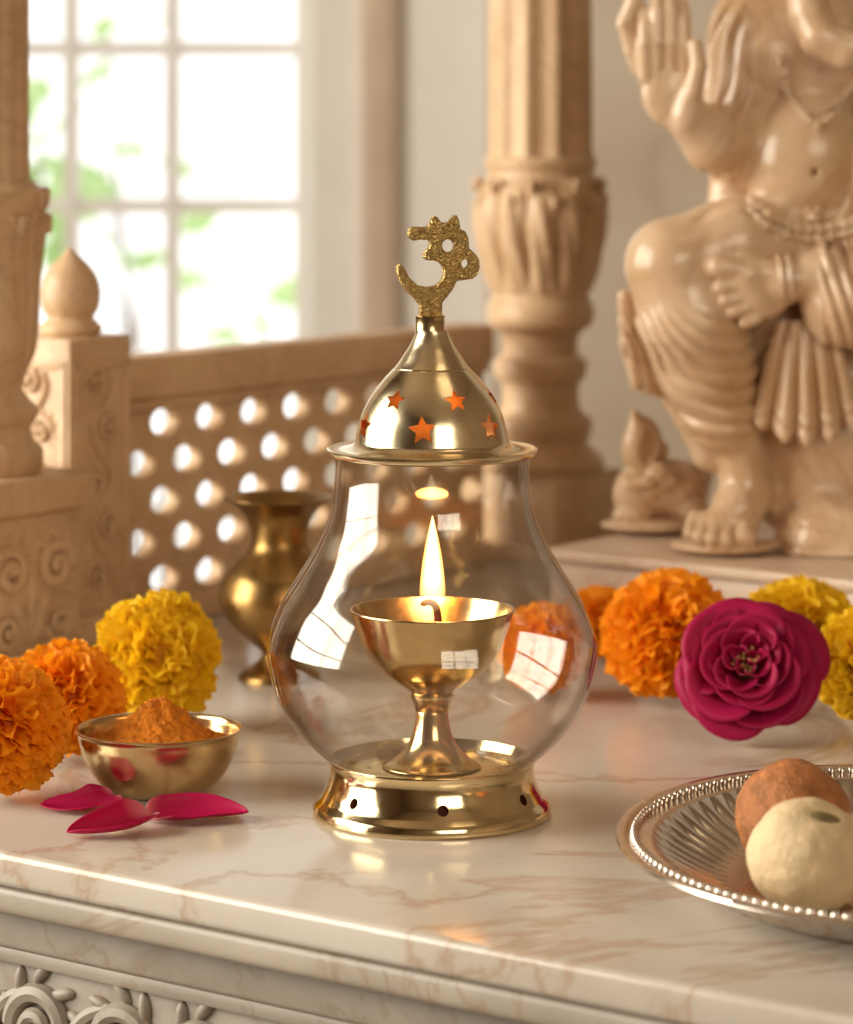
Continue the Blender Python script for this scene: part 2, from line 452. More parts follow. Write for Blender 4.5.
rail = thing('lattice_railing', 'tan marble railing with a pierced diamond lattice under a thick top rail', 'railing', PC + W * 0.16)
L0, L1 = 0.0195, 0.293
cR = PC + W * ((L0 + L1) / 2)
obj('top_rail', join(rbox(cR + Zx * 0.1085, (0.0115, (L1 - L0) / 2, 0.0095), 0.003, (U, W, Zx), 3), rbox(cR + Zx * 0.0968, (0.0075, (L1 - L0) / 2, 0.0022), 0.0008, (U, W, Zx))), M_CARVED, rail)
obj('bottom_rail', rbox(cR + Zx * 0.0054, (0.0105, (L1 - L0) / 2, 0.0052), 0.0015, (U, W, Zx)), M_CARVED, rail)
def lattice():
    a, b = 0.0151, 0.0172
    ea, eb, th, N = 0.0084, 0.0058, 0.0038, 24
    parts = []
    for j in range(-1, 6):
        for i in range(-1, 10):
            t = L0 + 0.008 + i * 2 * a + (a if j % 2 else 0); z = 0.0194 + j * b
            V, Fc = [], []
            for k in range(N):
                an = 2 * PI * k / N
                cx, cy = math.cos(an), math.sin(an)
                q = 1 / (abs(cx) / a + abs(cy) / b)
                dx, dz = cx * q, cy * q
                ex, ez = ea * cx, eb * cy
                mx, mz = ex * 1.16, ez * 1.16
                for (x, zz, n) in ((dx, dz, th), (mx, mz, th), (ex, ez, th * 0.55), (ex, ez, -th * 0.55), (mx, mz, -th), (dx, dz, -th)):
                    tt = min(max(t + x, L0), L1); z2 = min(max(z + zz, 0.010), 0.0962)
                    V.append(PC + W * tt + Zx * z2 + U * n)
            if max(p.z for p in V) - min(p.z for p in V) < 0.004: continue
            ts = [(p - PC).dot(W) for p in V]
            if max(ts) - min(ts) < 0.004: continue
            for k in range(N):
                l = (k + 1) % N
                for m in range(5): Fc.append((k * 6 + m, l * 6 + m, l * 6 + m + 1, k * 6 + m + 1))
            parts.append((V, Fc))
    return join(*parts)
obj('lattice_panel', lattice(), M_CARVED, rail)

CC = Vector((-0.180, 1.330, 0))
def column(name, label, c, parts_):
    t = thing(name, label, 'column', c)
    for nm, vf in parts_: obj(nm, vf, M_CARVED, t)
    return t
bl = [rbox(CC + Zx * 0.0325, (0.0285, 0.0285, 0.0323), 0.001, (U, W, Zx)), rbox(CC + Zx * 0.0055, (0.0315, 0.0315, 0.0053), 0.0015, (U, W, Zx))]
car = []
for n, e in ((U, W), (-W, U)):
    f = CC + n * 0.0285
    for s in (-1, 1):
        car += scroll(f + e * (s * 0.0130) + Zx * 0.043, e, Zx, n, 0.0095, s, 1.5)
        car += scroll(f + e * (s * 0.0145) + Zx * 0.0200, e, -Zx, n, 0.0068, -s, 1.5)
        car.append(ball(f + e * (s * 0.005) + Zx * 0.022, (0.0035, 0.010, 0.0018), 12, 8, ((e * 0.9 + Zx * (-.4 * s)).normalized(), (Zx * 0.9 + e * (.4 * s)).normalized(), n)))
    car.append(ball(f + Zx * 0.030, (0.003, 0.013, 0.0026), 12, 8, (e, Zx, n)))
slab = rbox(CC + Zx * 0.0724, (0.0335, 0.0335, 0.0072), 0.002, (U, W, Zx), 3)
def leafmod(z0, z1, n, amp):
    def m(r, z, a, k):
        if z0 <= z <= z1:
            t = (z - z0) / (z1 - z0)
            lobes = abs(math.cos(n * a / 2)) ** 0.7
            vein = 0.25 * math.cos(n * a * 3 + 4 * t)
            return r + amp * (lobes - 0.55 + 0.35 * vein) * math.sin(PI * min(1, t * 1.05)) ** 0.5, z
        if z > z1 + 0.004 and z < 0.9: return r - 0.0010 * (abs(math.sin(a * 8)) ** 4), z
        return r, z
    return m
prof = spline([(0.0245, 0.0797), (0.0255, 0.084), (0.0250, 0.0895), (0.0220, 0.0925), (0.0205, 0.0975), (0.0225, 0.1010), (0.0228, 0.1055), (0.0200, 0.1090), (0.0170, 0.1135), (0.0185, 0.120), (0.0222, 0.130), (0.0232, 0.145), (0.0236, 0.165), (0.0250, 0.180), (0.0272, 0.189), (0.0262, 0.1935), (0.0215, 0.197), (0.0200, 0.203), (0.0198, 0.26), (0.0196, 0.34)], 6)
prof = [(0, 0.0797)] + prof + [(0.0196, 0.50), (0, 0.50)]
def leaves(c, n, z0, z1, r0, r1, s):
    parts = []
    for ring, (sh, q) in enumerate(((0.0, 0.0), (0.5, 0.30))):
        for k in range(n):
            a = 2 * PI * (k + sh) / n
            e = Vector((math.cos(a), math.sin(a), 0)); tg = Vector((-math.sin(a), math.cos(a), 0))
            zz = z0 + (z1 - z0) * q * 0.5
            pts = spline([c + e * r0 + Zx * zz, c + e * (r0 + (r1 - r0) * .45) + Zx * (zz + (z1 - z0) * .4), c + e * (r1 - .001) + Zx * (zz + (z1 - z0) * .78), c + e * (r1 + s * .8) + Zx * (zz + (z1 - z0) * .86), c + e * (r1 + s * .9) + Zx * (zz + (z1 - z0) * .77)], 6)
            m_ = len(pts)
            parts.append(tube(pts, [s * (0.45 + 0.55 * math.sin(PI * i / (m_ - 1))) for i in range(m_)], 8))
            for sd in (-1, 1):
                for j in range(3):
                    i = 5 + j * 5
                    p = Vector(pts[i])
                    d = (tg * sd + Zx * 0.9).normalized()
                    parts.append(ball(p + tg * (sd * s * 1.15), (s * 1.5, s * .62, s * .6), 10, 7, (d, e.cross(d), e)))
    return join(*parts)
column('carved_column', 'carved marble column on a scrolled square base at the left edge', CC,
       [('base_block', join(*bl)), ('carved_scrolls', join(*car)), ('base_slab', slab), ('shaft', lathe(prof, 128, CC, leafmod(0.118, 0.192, 8, 0.0020))), ('carved_leaves', leaves(CC, 8, 0.122, 0.192, 0.0185, 0.0255, 0.0024))])
C2 = Vector((0.0575, 1.665, 0))
prof2 = spline([(0.031, 0.0425), (0.032, 0.047), (0.028, 0.052), (0.024, 0.056), (0.026, 0.062), (0.0255, 0.068), (0.020, 0.073), (0.0195, 0.085), (0.023, 0.090), (0.023, 0.097), (0.019, 0.101), (0.0195, 0.110), (0.026, 0.116), (0.027, 0.124), (0.0245, 0.130), (0.027, 0.140), (0.0305, 0.158), (0.0318, 0.175), (0.030, 0.184), (0.027, 0.192), (0.0285, 0.197), (0.0265, 0.202), (0.0262, 0.22), (0.0258, 0.30)], 6)
prof2 = [(0, 0.0425)] + prof2 + [(0.0255, 0.55), (0, 0.55)]
def mod2(r, z, a, k):
    if 0.132 < z < 0.186:
        t = (z - 0.132) / 0.054
        return r + 0.0042 * (abs(math.cos(6 * a)) ** 0.7 - 0.5 + 0.2 * math.cos(24 * a + 9 * t)) * math.sin(PI * t) ** 0.5, z
    if z > 0.2: return r - 0.0030 * abs(math.sin(a * 5)) ** 1.5, z
    return r, z
column('fluted_column', 'fluted marble column with a leafy capital at the far end of the railing', C2,
       [('base_block', join(rbox(C2 + Zx * 0.0212, (0.030, 0.030, 0.0210), 0.0015, (U, W, Zx)), rbox(C2 + Zx * 0.004, (0.034, 0.034, 0.0038), 0.001, (U, W, Zx)))), ('shaft', lathe(prof2, 120, C2, mod2)), ('carved_leaves', leaves(C2, 9, 0.134, 0.187, 0.0255, 0.0305, 0.0026))])

# ------------------------------------------------------------------ statue plinth
PZ = 0.0387
PL = Vector((0.0553, 1.411, 0)) - W * 0.009
plc = PL + U * 0.17 + W * 0.115
pl = thing('statue_plinth', 'low pale pink marble plinth under the seated statue', 'plinth', plc)
obj('block', rbox(plc + Zx * (PZ / 2 - .0025), (0.168, 0.113, PZ / 2 - 0.0027), 0.001, (U, W, Zx)), M_PLINTH, pl)
obj('top_slab', rbox(plc + Zx * (PZ - 0.0025), (0.171, 0.116, 0.0025), 0.0012, (U, W, Zx), 3), M_PLINTH, pl)

# ------------------------------------------------------------------ sculpting field (signed distances on a grid, then surface nets)
class Field:
    def __init__(self, lo, hi, h):
        self.lo = np.array(lo, float); self.h = h
        self.n = np.ceil((np.array(hi, float) - self.lo) / h).astype(int) + 1
        self.f = np.full(self.n, 40.0, np.float32)
        self.ax = [self.lo[i] + h * np.arange(self.n[i]) for i in range(3)]
    def win(self, lo, hi, m=16):
        s = []
        for i in range(3):
            a = max(0, int((lo[i] - m - self.lo[i]) / self.h)); b = min(self.n[i], int((hi[i] + m - self.lo[i]) / self.h) + 2)
            if b <= a: return None
            s.append(slice(a, b))
        g = [self.ax[i][s[i]].astype(np.float32) for i in range(3)]
        return tuple(s), g[0][:, None, None], g[1][None, :, None], g[2][None, None, :]
    def put(self, s, d, k, sub=False):
        o = self.f[s]
        if sub:
            h = np.clip(0.5 - 0.5 * (o + d) / k, 0, 1); self.f[s] = o * (1 - h) + (-d) * h + k * h * (1 - h)
        else:
            h = np.clip(0.5 + 0.5 * (o - d) / k, 0, 1); self.f[s] = o * (1 - h) + d * h - k * h * (1 - h)
    # points are (px, py, q): right, down, towards the viewer
    def cone(self, *pts, k=6.0, sub=False):
        for (a, b) in zip(pts[:-1], pts[1:]):
            A = np.array((a[0], -a[2], -a[1]), float); B = np.array((b[0], -b[2], -b[1]), float); ra, rb = a[3], b[3]
            w = self.win(np.minimum(A - ra, B - rb), np.maximum(A + ra, B + rb))
            if not w: continue
            s, x, y, z = w
            D = B - A; L2 = D.dot(D) + 1e-9
            t = np.clip(((x - A[0]) * D[0] + (y - A[1]) * D[1] + (z - A[2]) * D[2]) / L2, 0, 1)
            d = np.sqrt((x - A[0] - t * D[0]) ** 2 + (y - A[1] - t * D[1]) ** 2 + (z - A[2] - t * D[2]) ** 2) - (ra + (rb - ra) * t)
            self.put(s, d, k, sub)
    def ell(self, c, r, k=6.0, rot=0.0, sub=False):   # r = half width, half height, half depth; rot = turn in the picture plane
        C = np.array((c[0], -c[2], -c[1]), float); R = max(r)
        w = self.win(C - R, C + R)
        if not w: return
        s, x, y, z = w
        ca, sa = math.cos(rot), math.sin(rot)
        X = (x - C[0]) * ca + (z - C[2]) * sa; Zz = -(x - C[0]) * sa + (z - C[2]) * ca; Y = y - C[1]
        k0 = np.sqrt((X / r[0]) ** 2 + (Zz / r[1]) ** 2 + (Y / r[2]) ** 2) + 1e-6
        k1 = np.sqrt((X / r[0] ** 2) ** 2 + (Zz / r[1] ** 2) ** 2 + (Y / r[2] ** 2) ** 2) + 1e-6
        self.put(s, k0 * (k0 - 1) / k1, k, sub)
    def ripple(self, lo, hi, fn):     # fn(px, py, q) -> offset, inside a soft window
        a = (lo[0], -hi[2], -hi[1]); b = (hi[0], -lo[2], -lo[1])
        w = self.win(a, b, 0)
        if not w: return
        s, x, y, z = w
        self.f[s] += fn(x, -z, -y).astype(np.float32)
    def front(self, px, py):          # nearest surface towards the viewer
        i = int(round((px - self.lo[0]) / self.h)); k = int(round((-py - self.lo[2]) / self.h))
        c = self.f[np.clip(i, 0, self.n[0] - 1), :, np.clip(k, 0, self.n[2] - 1)]
        w = np.where(c < 0)[0]
        return -(self.lo[1] + self.h * w[0]) if len(w) else None
    def mesh(self):
        f = self.f
        f[0] = f[-1] = 9; f[:, 0] = f[:, -1] = 9; f[:, :, 0] = f[:, :, -1] = 9
        n = np.array(f.shape)
        ins = f < 0
        cs = [(0, 0, 0), (1, 0, 0), (0, 1, 0), (1, 1, 0), (0, 0, 1), (1, 0, 1), (0, 1, 1), (1, 1, 1)]
        cnt = np.zeros(n - 1, np.int8)
        for c in cs: cnt += ins[c[0]:n[0] - 1 + c[0], c[1]:n[1] - 1 + c[1], c[2]:n[2] - 1 + c[2]]
        act = np.argwhere((cnt > 0) & (cnt < 8))
        idx = np.full(n - 1, -1, np.int64); idx[tuple(act.T)] = np.arange(len(act))
        acc = np.zeros((len(act), 3)); wt = np.zeros(len(act))
        for ai in range(8):
            for bi in range(ai + 1, 8):
                if sum(abs(cs[ai][q] - cs[bi][q]) for q in range(3)) != 1: continue
                a, b = np.array(cs[ai]), np.array(cs[bi])
                fa = f[tuple((act + a).T)]; fb = f[tuple((act + b).T)]
                m = (fa < 0) != (fb < 0)
                t = np.where(m, fa / np.where(m, fa - fb, 1), 0)
                acc += np.where(m[:, None], a + (b - a) * t[:, None], 0); wt += m
        V = self.lo + self.h * (act + acc / wt[:, None])
        Fs = []
        for ax in range(3):
            e = np.zeros(3, int); e[ax] = 1
            o1, o2 = [np.eye(3, dtype=int)[q] for q in range(3) if q != ax]
            sl0 = tuple(slice(1, n[q] - 1) for q in range(3))
            sl1 = tuple(slice(1 + e[q], n[q] - 1 + e[q]) for q in range(3))
            cr = np.argwhere(ins[sl0] != ins[sl1]) + 1
            if not len(cr): continue
            q = [idx[tuple((cr - o).T)] for o in (o1 * 0, o1, o1 + o2, o2)]
            fq = np.stack(q, 1); Fs.append(fq[(fq >= 0).all(1)])
        return V, np.concatenate(Fs)
SD = 1.402                                     # distance of the statue's middle plane
SC = SD / F
def stat(V, D=SD):                             # sculpting units -> metres
    s = D / F
    V = np.asarray(V, float).reshape(-1, 3)
    return np.stack([(V[:, 0] - 426.5) * s, D + V[:, 1] * s, H + (V[:, 2] + HZ) * s], 1)
def sp(px, py, q, D=SD): return Vector(stat([(px, -q, -py)], D)[0])

B = Field((600, -130, -575), (985, 95, 210), 2.0)
# throne behind the figure
B.ell((845, 440, -25), (105, 75, 60), 10)
B.ell((860, 350, -40), (100, 80, 50), 10)
B.cone((672, 395, -12, 12), (712, 455, -18, 18), (760, 470, -20, 30), k=8)
# torso
B.ell((800, 235, -5), (78, 40, 52), 10)
B.ell((806, 160, 0), (66, 72, 60), 10)
B.ell((806, 55, -12), (64, 70, 46), 12)
B.cone((748, 22, -12, 30), (880, 22, -12, 30), k=12)
B.ell((766, 58, 20), (24, 32, 15), 12)
B.ell((846, 58, 20), (24, 32, 15), 12)
# arms
B.cone((744, 25, -8, 33), (740, 100, -6, 35), (738, 150, 4, 34), k=10)
B.cone((736, 143, 10, 35), (712, 142, 26, 31), (684, 118, 46, 23), k=8)
B.cone((738, 160, -8, 24), (728, 205, -10, 20), k=8)
B.cone((880, 25, -8, 30), (915, 130, 0, 28), (880, 190, 45, 22), k=8)
# raised hand
B.ell((666, 94, 52), (28, 34, 12), 5, 0.10)
B.ell((684, 106, 59), (14, 27, 13), 5, -0.15)
B.cone((688, 92, 66, 10), (693, 68, 68, 8.6), (690, 47, 65, 7.0), k=3)
for (x0, x1, x2, y2, r) in ((643, 641, 642, 14, 8.0), (655, 653, 654, 1, 8.6), (668, 667, 667, 0, 8.6), (680, 679, 679, 8, 8.0)):
    B.cone((x0, 78, 52, r + 1), (x1, 46, 57, r), (x2, y2 + 14, 54, r - .3), (x2, y2, 47, r - 1.2), k=1.6)
B.cone((648, 78, 44, 9), (630, 52, 44, 8.5), (623, 25, 46, 9), (632, 2, 46, 9), k=3)
B.cone((630, 60, 40, 6), (634, 72, 38, 5), k=3)
# near thigh, knee, shin
B.cone((790, 240, 8, 44), (730, 244, 34, 44), (670, 262, 44, 44), k=12)
B.cone((668, 264, 44, 45), (690, 320, 40, 53), (704, 368, 34, 47), (720, 412, 27, 36), (737, 446, 22, 25), k=10)
B.cone((738, 446, 22, 22), (742, 480, 22, 25), k=5)
B.cone((748, 490, 12, 27), (733, 508, 34, 25), (715, 522, 48, 16), k=8)
for (x, y, q, r) in ((738, 531, 64, 11.5), (721, 533, 68, 9.2), (707, 532, 68, 8.4), (695, 530, 65, 7.6), (685, 527, 60, 7.0)):
    B.cone((x + 6, y - 14, q - 20, r), (x, y - 1, q, r), k=1.4)
B.ell((718, 523, 40), (36, 18, 22), 5)
B.ell((722, 542, 28), (54, 9, 45), 3)
# crossed leg and its foot
B.cone((940, 262, 30, 48), (880, 276, 48, 42), (840, 284, 58, 30), k=8)
B.cone((845, 284, 60, 25), (800, 276, 70, 21), (775, 277, 72, 22), k=6)
B.cone((812, 272, 66, 27), (835, 300, 60, 42), (870, 300, 50, 52), k=6)
B.ell((748, 285, 74), (36, 29, 16), 6, -0.35)
B.cone((757, 268, 78, 12), (728, 266, 80, 11), k=6)
B.cone((738, 274, 76, 18), (750, 300, 75, 15), k=6)
B.cone((770, 300, 0, 26), (776, 420, -5, 32), k=8)
for (xa, ya, xb, yb, r) in ((730, 266, 710, 263, 11.5), (728, 282, 714, 283, 8.6), (731, 294, 719, 296, 8.0), (738, 304, 727, 307, 7.6), (747, 312, 738, 316, 7.2)):
    B.cone((xa, ya, 82, r + .3), (xb, yb, 84, r), k=1.0)
B.cone((925, 250, 20, 50), (830, 240, 0, 46), k=10)
# trunk and head
B.cone((814, -62, 30, 32), (802, -20, 48, 21), (803, 14, 58, 21), (813, 38, 66, 21), (838, 51, 70, 20), (876, 48, 72, 17), (896, 24, 70, 14), k=2)
B.ell((822, -85, 8), (62, 66, 55), 8)
B.ell((738, -75, -18), (46, 62, 10), 6, 0.2)
B.ell((906, -75, -18), (46, 62, 10), 6, -0.2)
B.cone((822, -130, 0, 52), (822, -185, -5, 20), k=6)
# rock cushion by the foot
B.ell((838, 532, 22), (64, 42, 46), 4)
B.ell((838, 551, 22), (70, 10, 52), 4)
B.ell((815, 495, -10), (60, 55, 40), 8)
# navel, spaces between toes
B.cone((808, 172, 70, 4.5), (808, 172, 52, 3.5), k=3, sub=True)
# scarf tail by the knee
for (dx, dy) in ((0, 0), (11, 14), (22, 22)):
    B.cone((624 + dx * .5, 297 + dy * .3, 18 - dx * .3, 8), (627 + dx, 345 + dy * .5, 12 - dx * .3, 7.5), (636 + dx, 384 + dy * .4, 8 - dx * .3, 6.5), k=2.5)
# cloth folds
def soft(v, a, b, m): return np.clip((v - a) / m, 0, 1) * np.clip((b - v) / m, 0, 1)
def fold_shin(x, y, q):
    w = soft(y, 300, 452, 30) * soft(x, 600, 790, 15) * np.clip((q - 5) / 20, 0, 1)
    ph = (y + 0.0110 * (x - 724) ** 2 * np.clip((460 - y) / 110, .35, 1)) / 17.5
    return -w * 5.5 * np.abs(np.sin(PI * ph)) ** 0.8 + w * 3.0
B.ripple((605, 300, -20), (800, 455, 125), fold_shin)
def fold_thigh(x, y, q):
    w = soft(y, 190, 320, 25) * soft(x, 672, 800, 25) * np.clip((q - 10) / 20, 0, 1) * np.clip((300 - (x - 640) * .35 - y) / 20, 0, 1)
    return w * 2.4 * np.sin(2 * PI * (y + 0.75 * (x - 700)) / 30)
B.ripple((665, 190, 0), (805, 325, 66), fold_thigh)
def fold_arm(x, y, q):
    w = soft(y, -5, 190, 20) * soft(x, 690, 752, 10)
    return w * 2.2 * np.sin(2 * PI * (x + 0.36 * y + 6 * np.sin(y / 20)) / 17)
B.ripple((690, -5, -60), (756, 190, 40), fold_arm)
def fold_leg(x, y, q):
    w = soft(x, 806, 985, 6) * soft(y, 225, 350, 12) * np.clip((q - 20) / 15, 0, 1)
    return -w * 5.0 * np.abs(np.sin(PI * (x - 0.30 * (y - 285)) / 13)) + w * 0.6
B.ripple((800, 222, 15), (984, 352, 125), fold_leg)
def fold_rock(x, y, q):
    return soft(y, 488, 552, 8) * soft(x, 765, 930, 8) * 2.2 * np.sin(x / 9.0 + 2.0 * np.sin(y / 11.0)) * np.sin(y / 9.0 + q / 14)
B.ripple((765, 488, -40), (935, 555, 80), fold_rock)
B.f = np.maximum(B.f, (-549.0 - B.ax[2])[None, None, :].astype(np.float32))
foot_z = sp(0, 549.5, 28).z
dz_st = PZ + 0.0002 - foot_z
def stz(V): V = stat(V); V[:, 2] += dz_st; return V
def spz(px, py, q): p = sp(px, py, q); p.z += dz_st; return p
Vb, Fb = B.mesh()
sroot = thing('seated_statue', 'polished tan marble statue seated cross-legged with raised palm, round belly and elephant trunk', 'statue', spz(800, 549, 0))
obj('body', (stz(Vb), Fb), M_STATUE, sroot, sharp=0)
def chain(pts, r, lift=1.5, n=10, bead=None):
    pts = spline(pts, n)
    out = []
    for p in pts:
        q = B.front(p[0], p[1])
        if q is None: continue
        out.append((p[0], p[1], q + lift))
    for _ in range(3):
        out = [out[0]] + [(b[0], b[1], (a[2] + 2 * b[2] + c[2]) / 4) for a, b, c in zip(out[:-2], out[1:-1], out[2:])] + [out[-1]]
    W_ = [spz(*p) for p in out]
    if bead:
        parts = [ball(W_[i], r * SC * (1.25 if (i // bead) % 2 else 1.0), 10, 7) for i in range(0, len(W_), bead)]
        return join(tube(W_, r * SC * .6, 8), *parts)
    return tube(W_, r * SC, 8)
def ringtube(c, ax, ra, rb, r, ax2):           # an anklet or bracelet: c, two radius vectors in sculpting units
    pts = []
    for k in range(28):
        a = 2 * PI * k / 28
        pts.append(spz(c[0] + ax[0] * ra * math.cos(a) + ax2[0] * rb * math.sin(a), c[1] + ax[1] * ra * math.cos(a) + ax2[1] * rb * math.sin(a), c[2] + ax[2] * ra * math.cos(a) + ax2[2] * rb * math.sin(a)))
    return tube(pts, r * SC, 8, True)
obj('belt', join(chain([(746, 200), (762, 214), (785, 225), (812, 228), (845, 222), (872, 208)], 5.0, 3, 10, 2), chain([(744, 208), (760, 223), (785, 234), (812, 237), (845, 231), (872, 217)], 4.0, 3, 10, 2)), M_STATUE, sroot)
kq = B.front(808, 217) or 60
obj('belt_clasp', join(ball(spz(808, 217, kq + 2), 7.5 * SC, 14, 10), *[ball(spz(808 + 9 * math.cos(k * PI / 3), 217 + 9 * math.sin(k * PI / 3), kq + 1), 4 * SC, 10, 8) for k in range(6)]), M_STATUE, sroot)
obj('necklace', join(chain([(782, 70), (786, 95), (798, 114), (812, 124), (830, 114), (850, 92), (858, 72)], 3.4, 2, 10, 2), chain([(776, 60), (780, 88), (795, 106), (812, 112), (832, 105), (852, 84), (864, 62)], 3.0, 2, 10, 2), *[ball(spz(812 + dx, 126 + dy, (B.front(812, 126) or 60) + 1.5), r * SC, 10, 8) for dx, dy, r in ((0, 0, 6), (-8, -4, 4), (8, -4, 4), (0, 8, 4), (-5, 5, 3), (5, 5, 3))]), M_STATUE, sroot)
obj('sacred_thread', chain([(868, 20), (857, 80), (852, 130), (849, 175), (840, 210), (826, 232), (812, 243)], 4.2, 2, 10), M_STATUE, sroot)
obj('anklet', join(ringtube((772, 276, 72), (0.1, 1, 0), 22, 22, 3.2, (0, 0, 1)), ringtube((781, 276, 71), (0.1, 1, 0), 22, 22, 3.2, (0, 0, 1))), M_STATUE, sroot)
obj('anklet', join(ringtube((741, 476, 20), (1, 0.05, 0), 23, 23, 3.0, (0, 0, 1))), M_STATUE, sroot)
obj('bracelet', join(ringtube((682, 122, 44), (0.75, 0.65, 0), 22, 20, 2.6, (0.45, -0.5, 0.74))), M_STATUE, sroot)
def pleats():
    V, Fc = [], []
    nx, ny = 110, 44
    for side in (0, 1):
        for j in range(ny + 1):
            t = j / ny
            for i in range(nx + 1):
                s = i / nx
                hw = 26 + 27 * t ** 0.8
                cx = 799 + 1 * t
                x = cx + (s - 0.5) * 2 * hw
                pl_ = abs(math.sin(PI * (s * 4.5 + 0.25)))
                bot = 410 + 24 * math.sin(PI * min(1, max(0, s * 1.02))) ** 0.7 + 12 * (pl_ - .5)
                y = 318 + (bot - 318) * t
                q = 48 + 10 * math.sin(PI * s) + (11 * t + 3) * pl_ ** 0.8 + 10 * t - 14 * t * t + (1.6 if 0.80 < t < 0.86 or t > 0.93 else 0)
                V.append((x, -(q - side * 5), -y))
    n1 = (nx + 1) * (ny + 1)
    for side in (0, 1):
        for j in range(ny):
            for i in range(nx):
                a = side * n1 + j * (nx + 1) + i
                Fc.append((a, a + 1, a + nx + 2, a + nx + 1))
    for j in range(ny):
        for i in (0, nx):
            a = j * (nx + 1) + i
            Fc.append((a, a + nx + 1, a + nx + 1 + n1, a + n1))
    for i in range(nx):
        for j in (0, ny):
            a = j * (nx + 1) + i
            Fc.append((a, a + 1, a + 1 + n1, a + n1))
    return stz(V), Fc
obj('pleated_cloth', pleats(), M_STATUE, sroot, sharp=70)

MF = Field((590, -60, -540), (730, 60, -395), 1.5)
MF.ell((672, 488, 0), (37, 30, 27), 6)
MF.ell((636, 492, 12), (24, 28, 20), 6)
MF.ell((641, 444, 12), (20, 30, 15), 5, -0.10)
MF.cone((637, 424, 14, 10), (634, 412, 16, 5), k=5)
MF.ell((647, 444, 26), (8, 18, 9), 3, -0.12, sub=True)
MF.ell((660, 452, 2), (8, 13, 5), 2, -0.2)
MF.ell((657, 470, 24), (12, 11, 11), 3)
MF.cone((628, 482, 24, 7), (646, 478, 32, 6), k=3)
MF.cone((650, 490, 20, 9), (668, 476, 28, 6), k=3)
MF.cone((695, 505, 4, 9), (706, 480, -6, 6), (700, 455, -12, 4), k=4)
MF.ell((690, 506, 14), (18, 12, 14), 4)
MF.ell((628, 512, 18), (17, 9, 14), 3)
MF.ell((650, 523, 5), (50, 8, 38), 2)
MF.ripple((640, 450, -30), (712, 520, 40), lambda x, y, q: 0.7 * np.sin(x / 2.6) * np.sin(y / 3.1 + q / 4))
Vm, Fm = MF.mesh()
MD = 1.455
vm = stat(Vm, MD); vm[:, 2] += PZ + 0.0002 - vm[:, 2].min()
mloc = Vector((float(vm[:, 0].mean()), MD, PZ))
mo = obj('mouse_figurine', (vm, Fm), M_STATUE, loc=mloc, sharp=0)
tag(mo, 'small carved marble mouse figure sitting on the plinth beside the statue foot', 'figurine', kind='thing')

# ------------------------------------------------------------------ oil lamp
LS = 1.065 / F
lx, ly = LAMP.x, LAMP.y
def lz(y): return (814 - y) * LS
def lr(hw): return hw * LS
lamp = thing('oil_lamp', 'brass oil lamp with a pear-shaped glass chimney, pierced lid and burning wick', 'lamp', LAMP)
# base ring with a dished plate
bprof = [(lr(117), 0.0001), (lr(119), lz(811.5)), (lr(119), lz(805.5)), (lr(116.5), lz(801.5))] + spline([(lr(112), lz(797.5)), (lr(106), lz(786)), (lr(102.5), lz(774)), (lr(102), lz(765)), (lr(103.5), lz(760))], 5) + \
        [(lr(103), lz(758)), (lr(100.5), lz(757.5)), (lr(99), lz(762)), (lr(97), lz(766.5)), (lr(86), lz(768)), (lr(70), lz(767)), (lr(30), lz(766)), (0, lz(766)), (0, lz(773)), (lr(92), lz(774)), (lr(98), lz(782)), (lr(107), lz(801)), (lr(108), 0.0001)]
base = obj('base', lathe(bprof, 128, (lx, ly, 0), closed=False), M_BRASS, lamp, sharp=50)
bm = bmesh.new(); bm.from_mesh(base.data)
bmesh.ops.holes_fill(bm, edges=[e for e in bm.edges if e.is_boundary], sides=0)
be = [e for e in bm.edges if e.is_boundary]
if be: bmesh.ops.bridge_loops(bm, edges=be)
bmesh.ops.recalc_face_normals(bm, faces=bm.faces); bm.to_mesh(base.data); bm.free()
hol = []
for k in range(7):
    a = math.radians(-90 + 5.6 + k * 360 / 7)
    d = Vector((math.cos(a), math.sin(a), 0.25)).normalized()
    c = Vector((lx, ly, lz(788))) + Vector((math.cos(a), math.sin(a), 0)) * lr(106)
    hol.append(tube([c - d * lr(26), c + d * lr(15)], lr(5.6), 16))
cut(base, obj('cutter', join(*hol), M_BRASS))
obj('base_hole_shade', lathe([(lr(99), 0.0004), (lr(97), lz(776)), (lr(95.5), lz(776)), (lr(97.5), 0.0004)], 64, (lx, ly, 0), closed=True), M_WICK, base)  # added dark sheet, its colour stands for the shade behind the base holes
# glass
gp = spline([(84, 767.2), (92, 764.5), (108, 755), (133, 731), (153, 701), (163.5, 665), (164.5, 640), (152, 605), (134, 575), (116, 545), (103, 515), (98.5, 490), (97, 466), (97.5, 456)], 8)
outer = [(lr(r), lz(y)) for r, y in gp]
inner = []
for i, (r, z) in enumerate(outer):
    a = outer[max(i - 1, 0)]; b = outer[min(i + 1, len(outer) - 1)]
    t = Vector((b[0] - a[0], b[1] - a[1])).normalized()
    inner.append((r - t.y * 0.0011, z + t.x * 0.0011))
inner[0] = (inner[0][0], outer[0][1]); inner[-1] = (inner[-1][0], outer[-1][1])
obj('glass_chimney', lathe(outer + inner[::-1], 144, (lx, ly, 0), closed=True), M_GLASS, lamp, sharp=60)
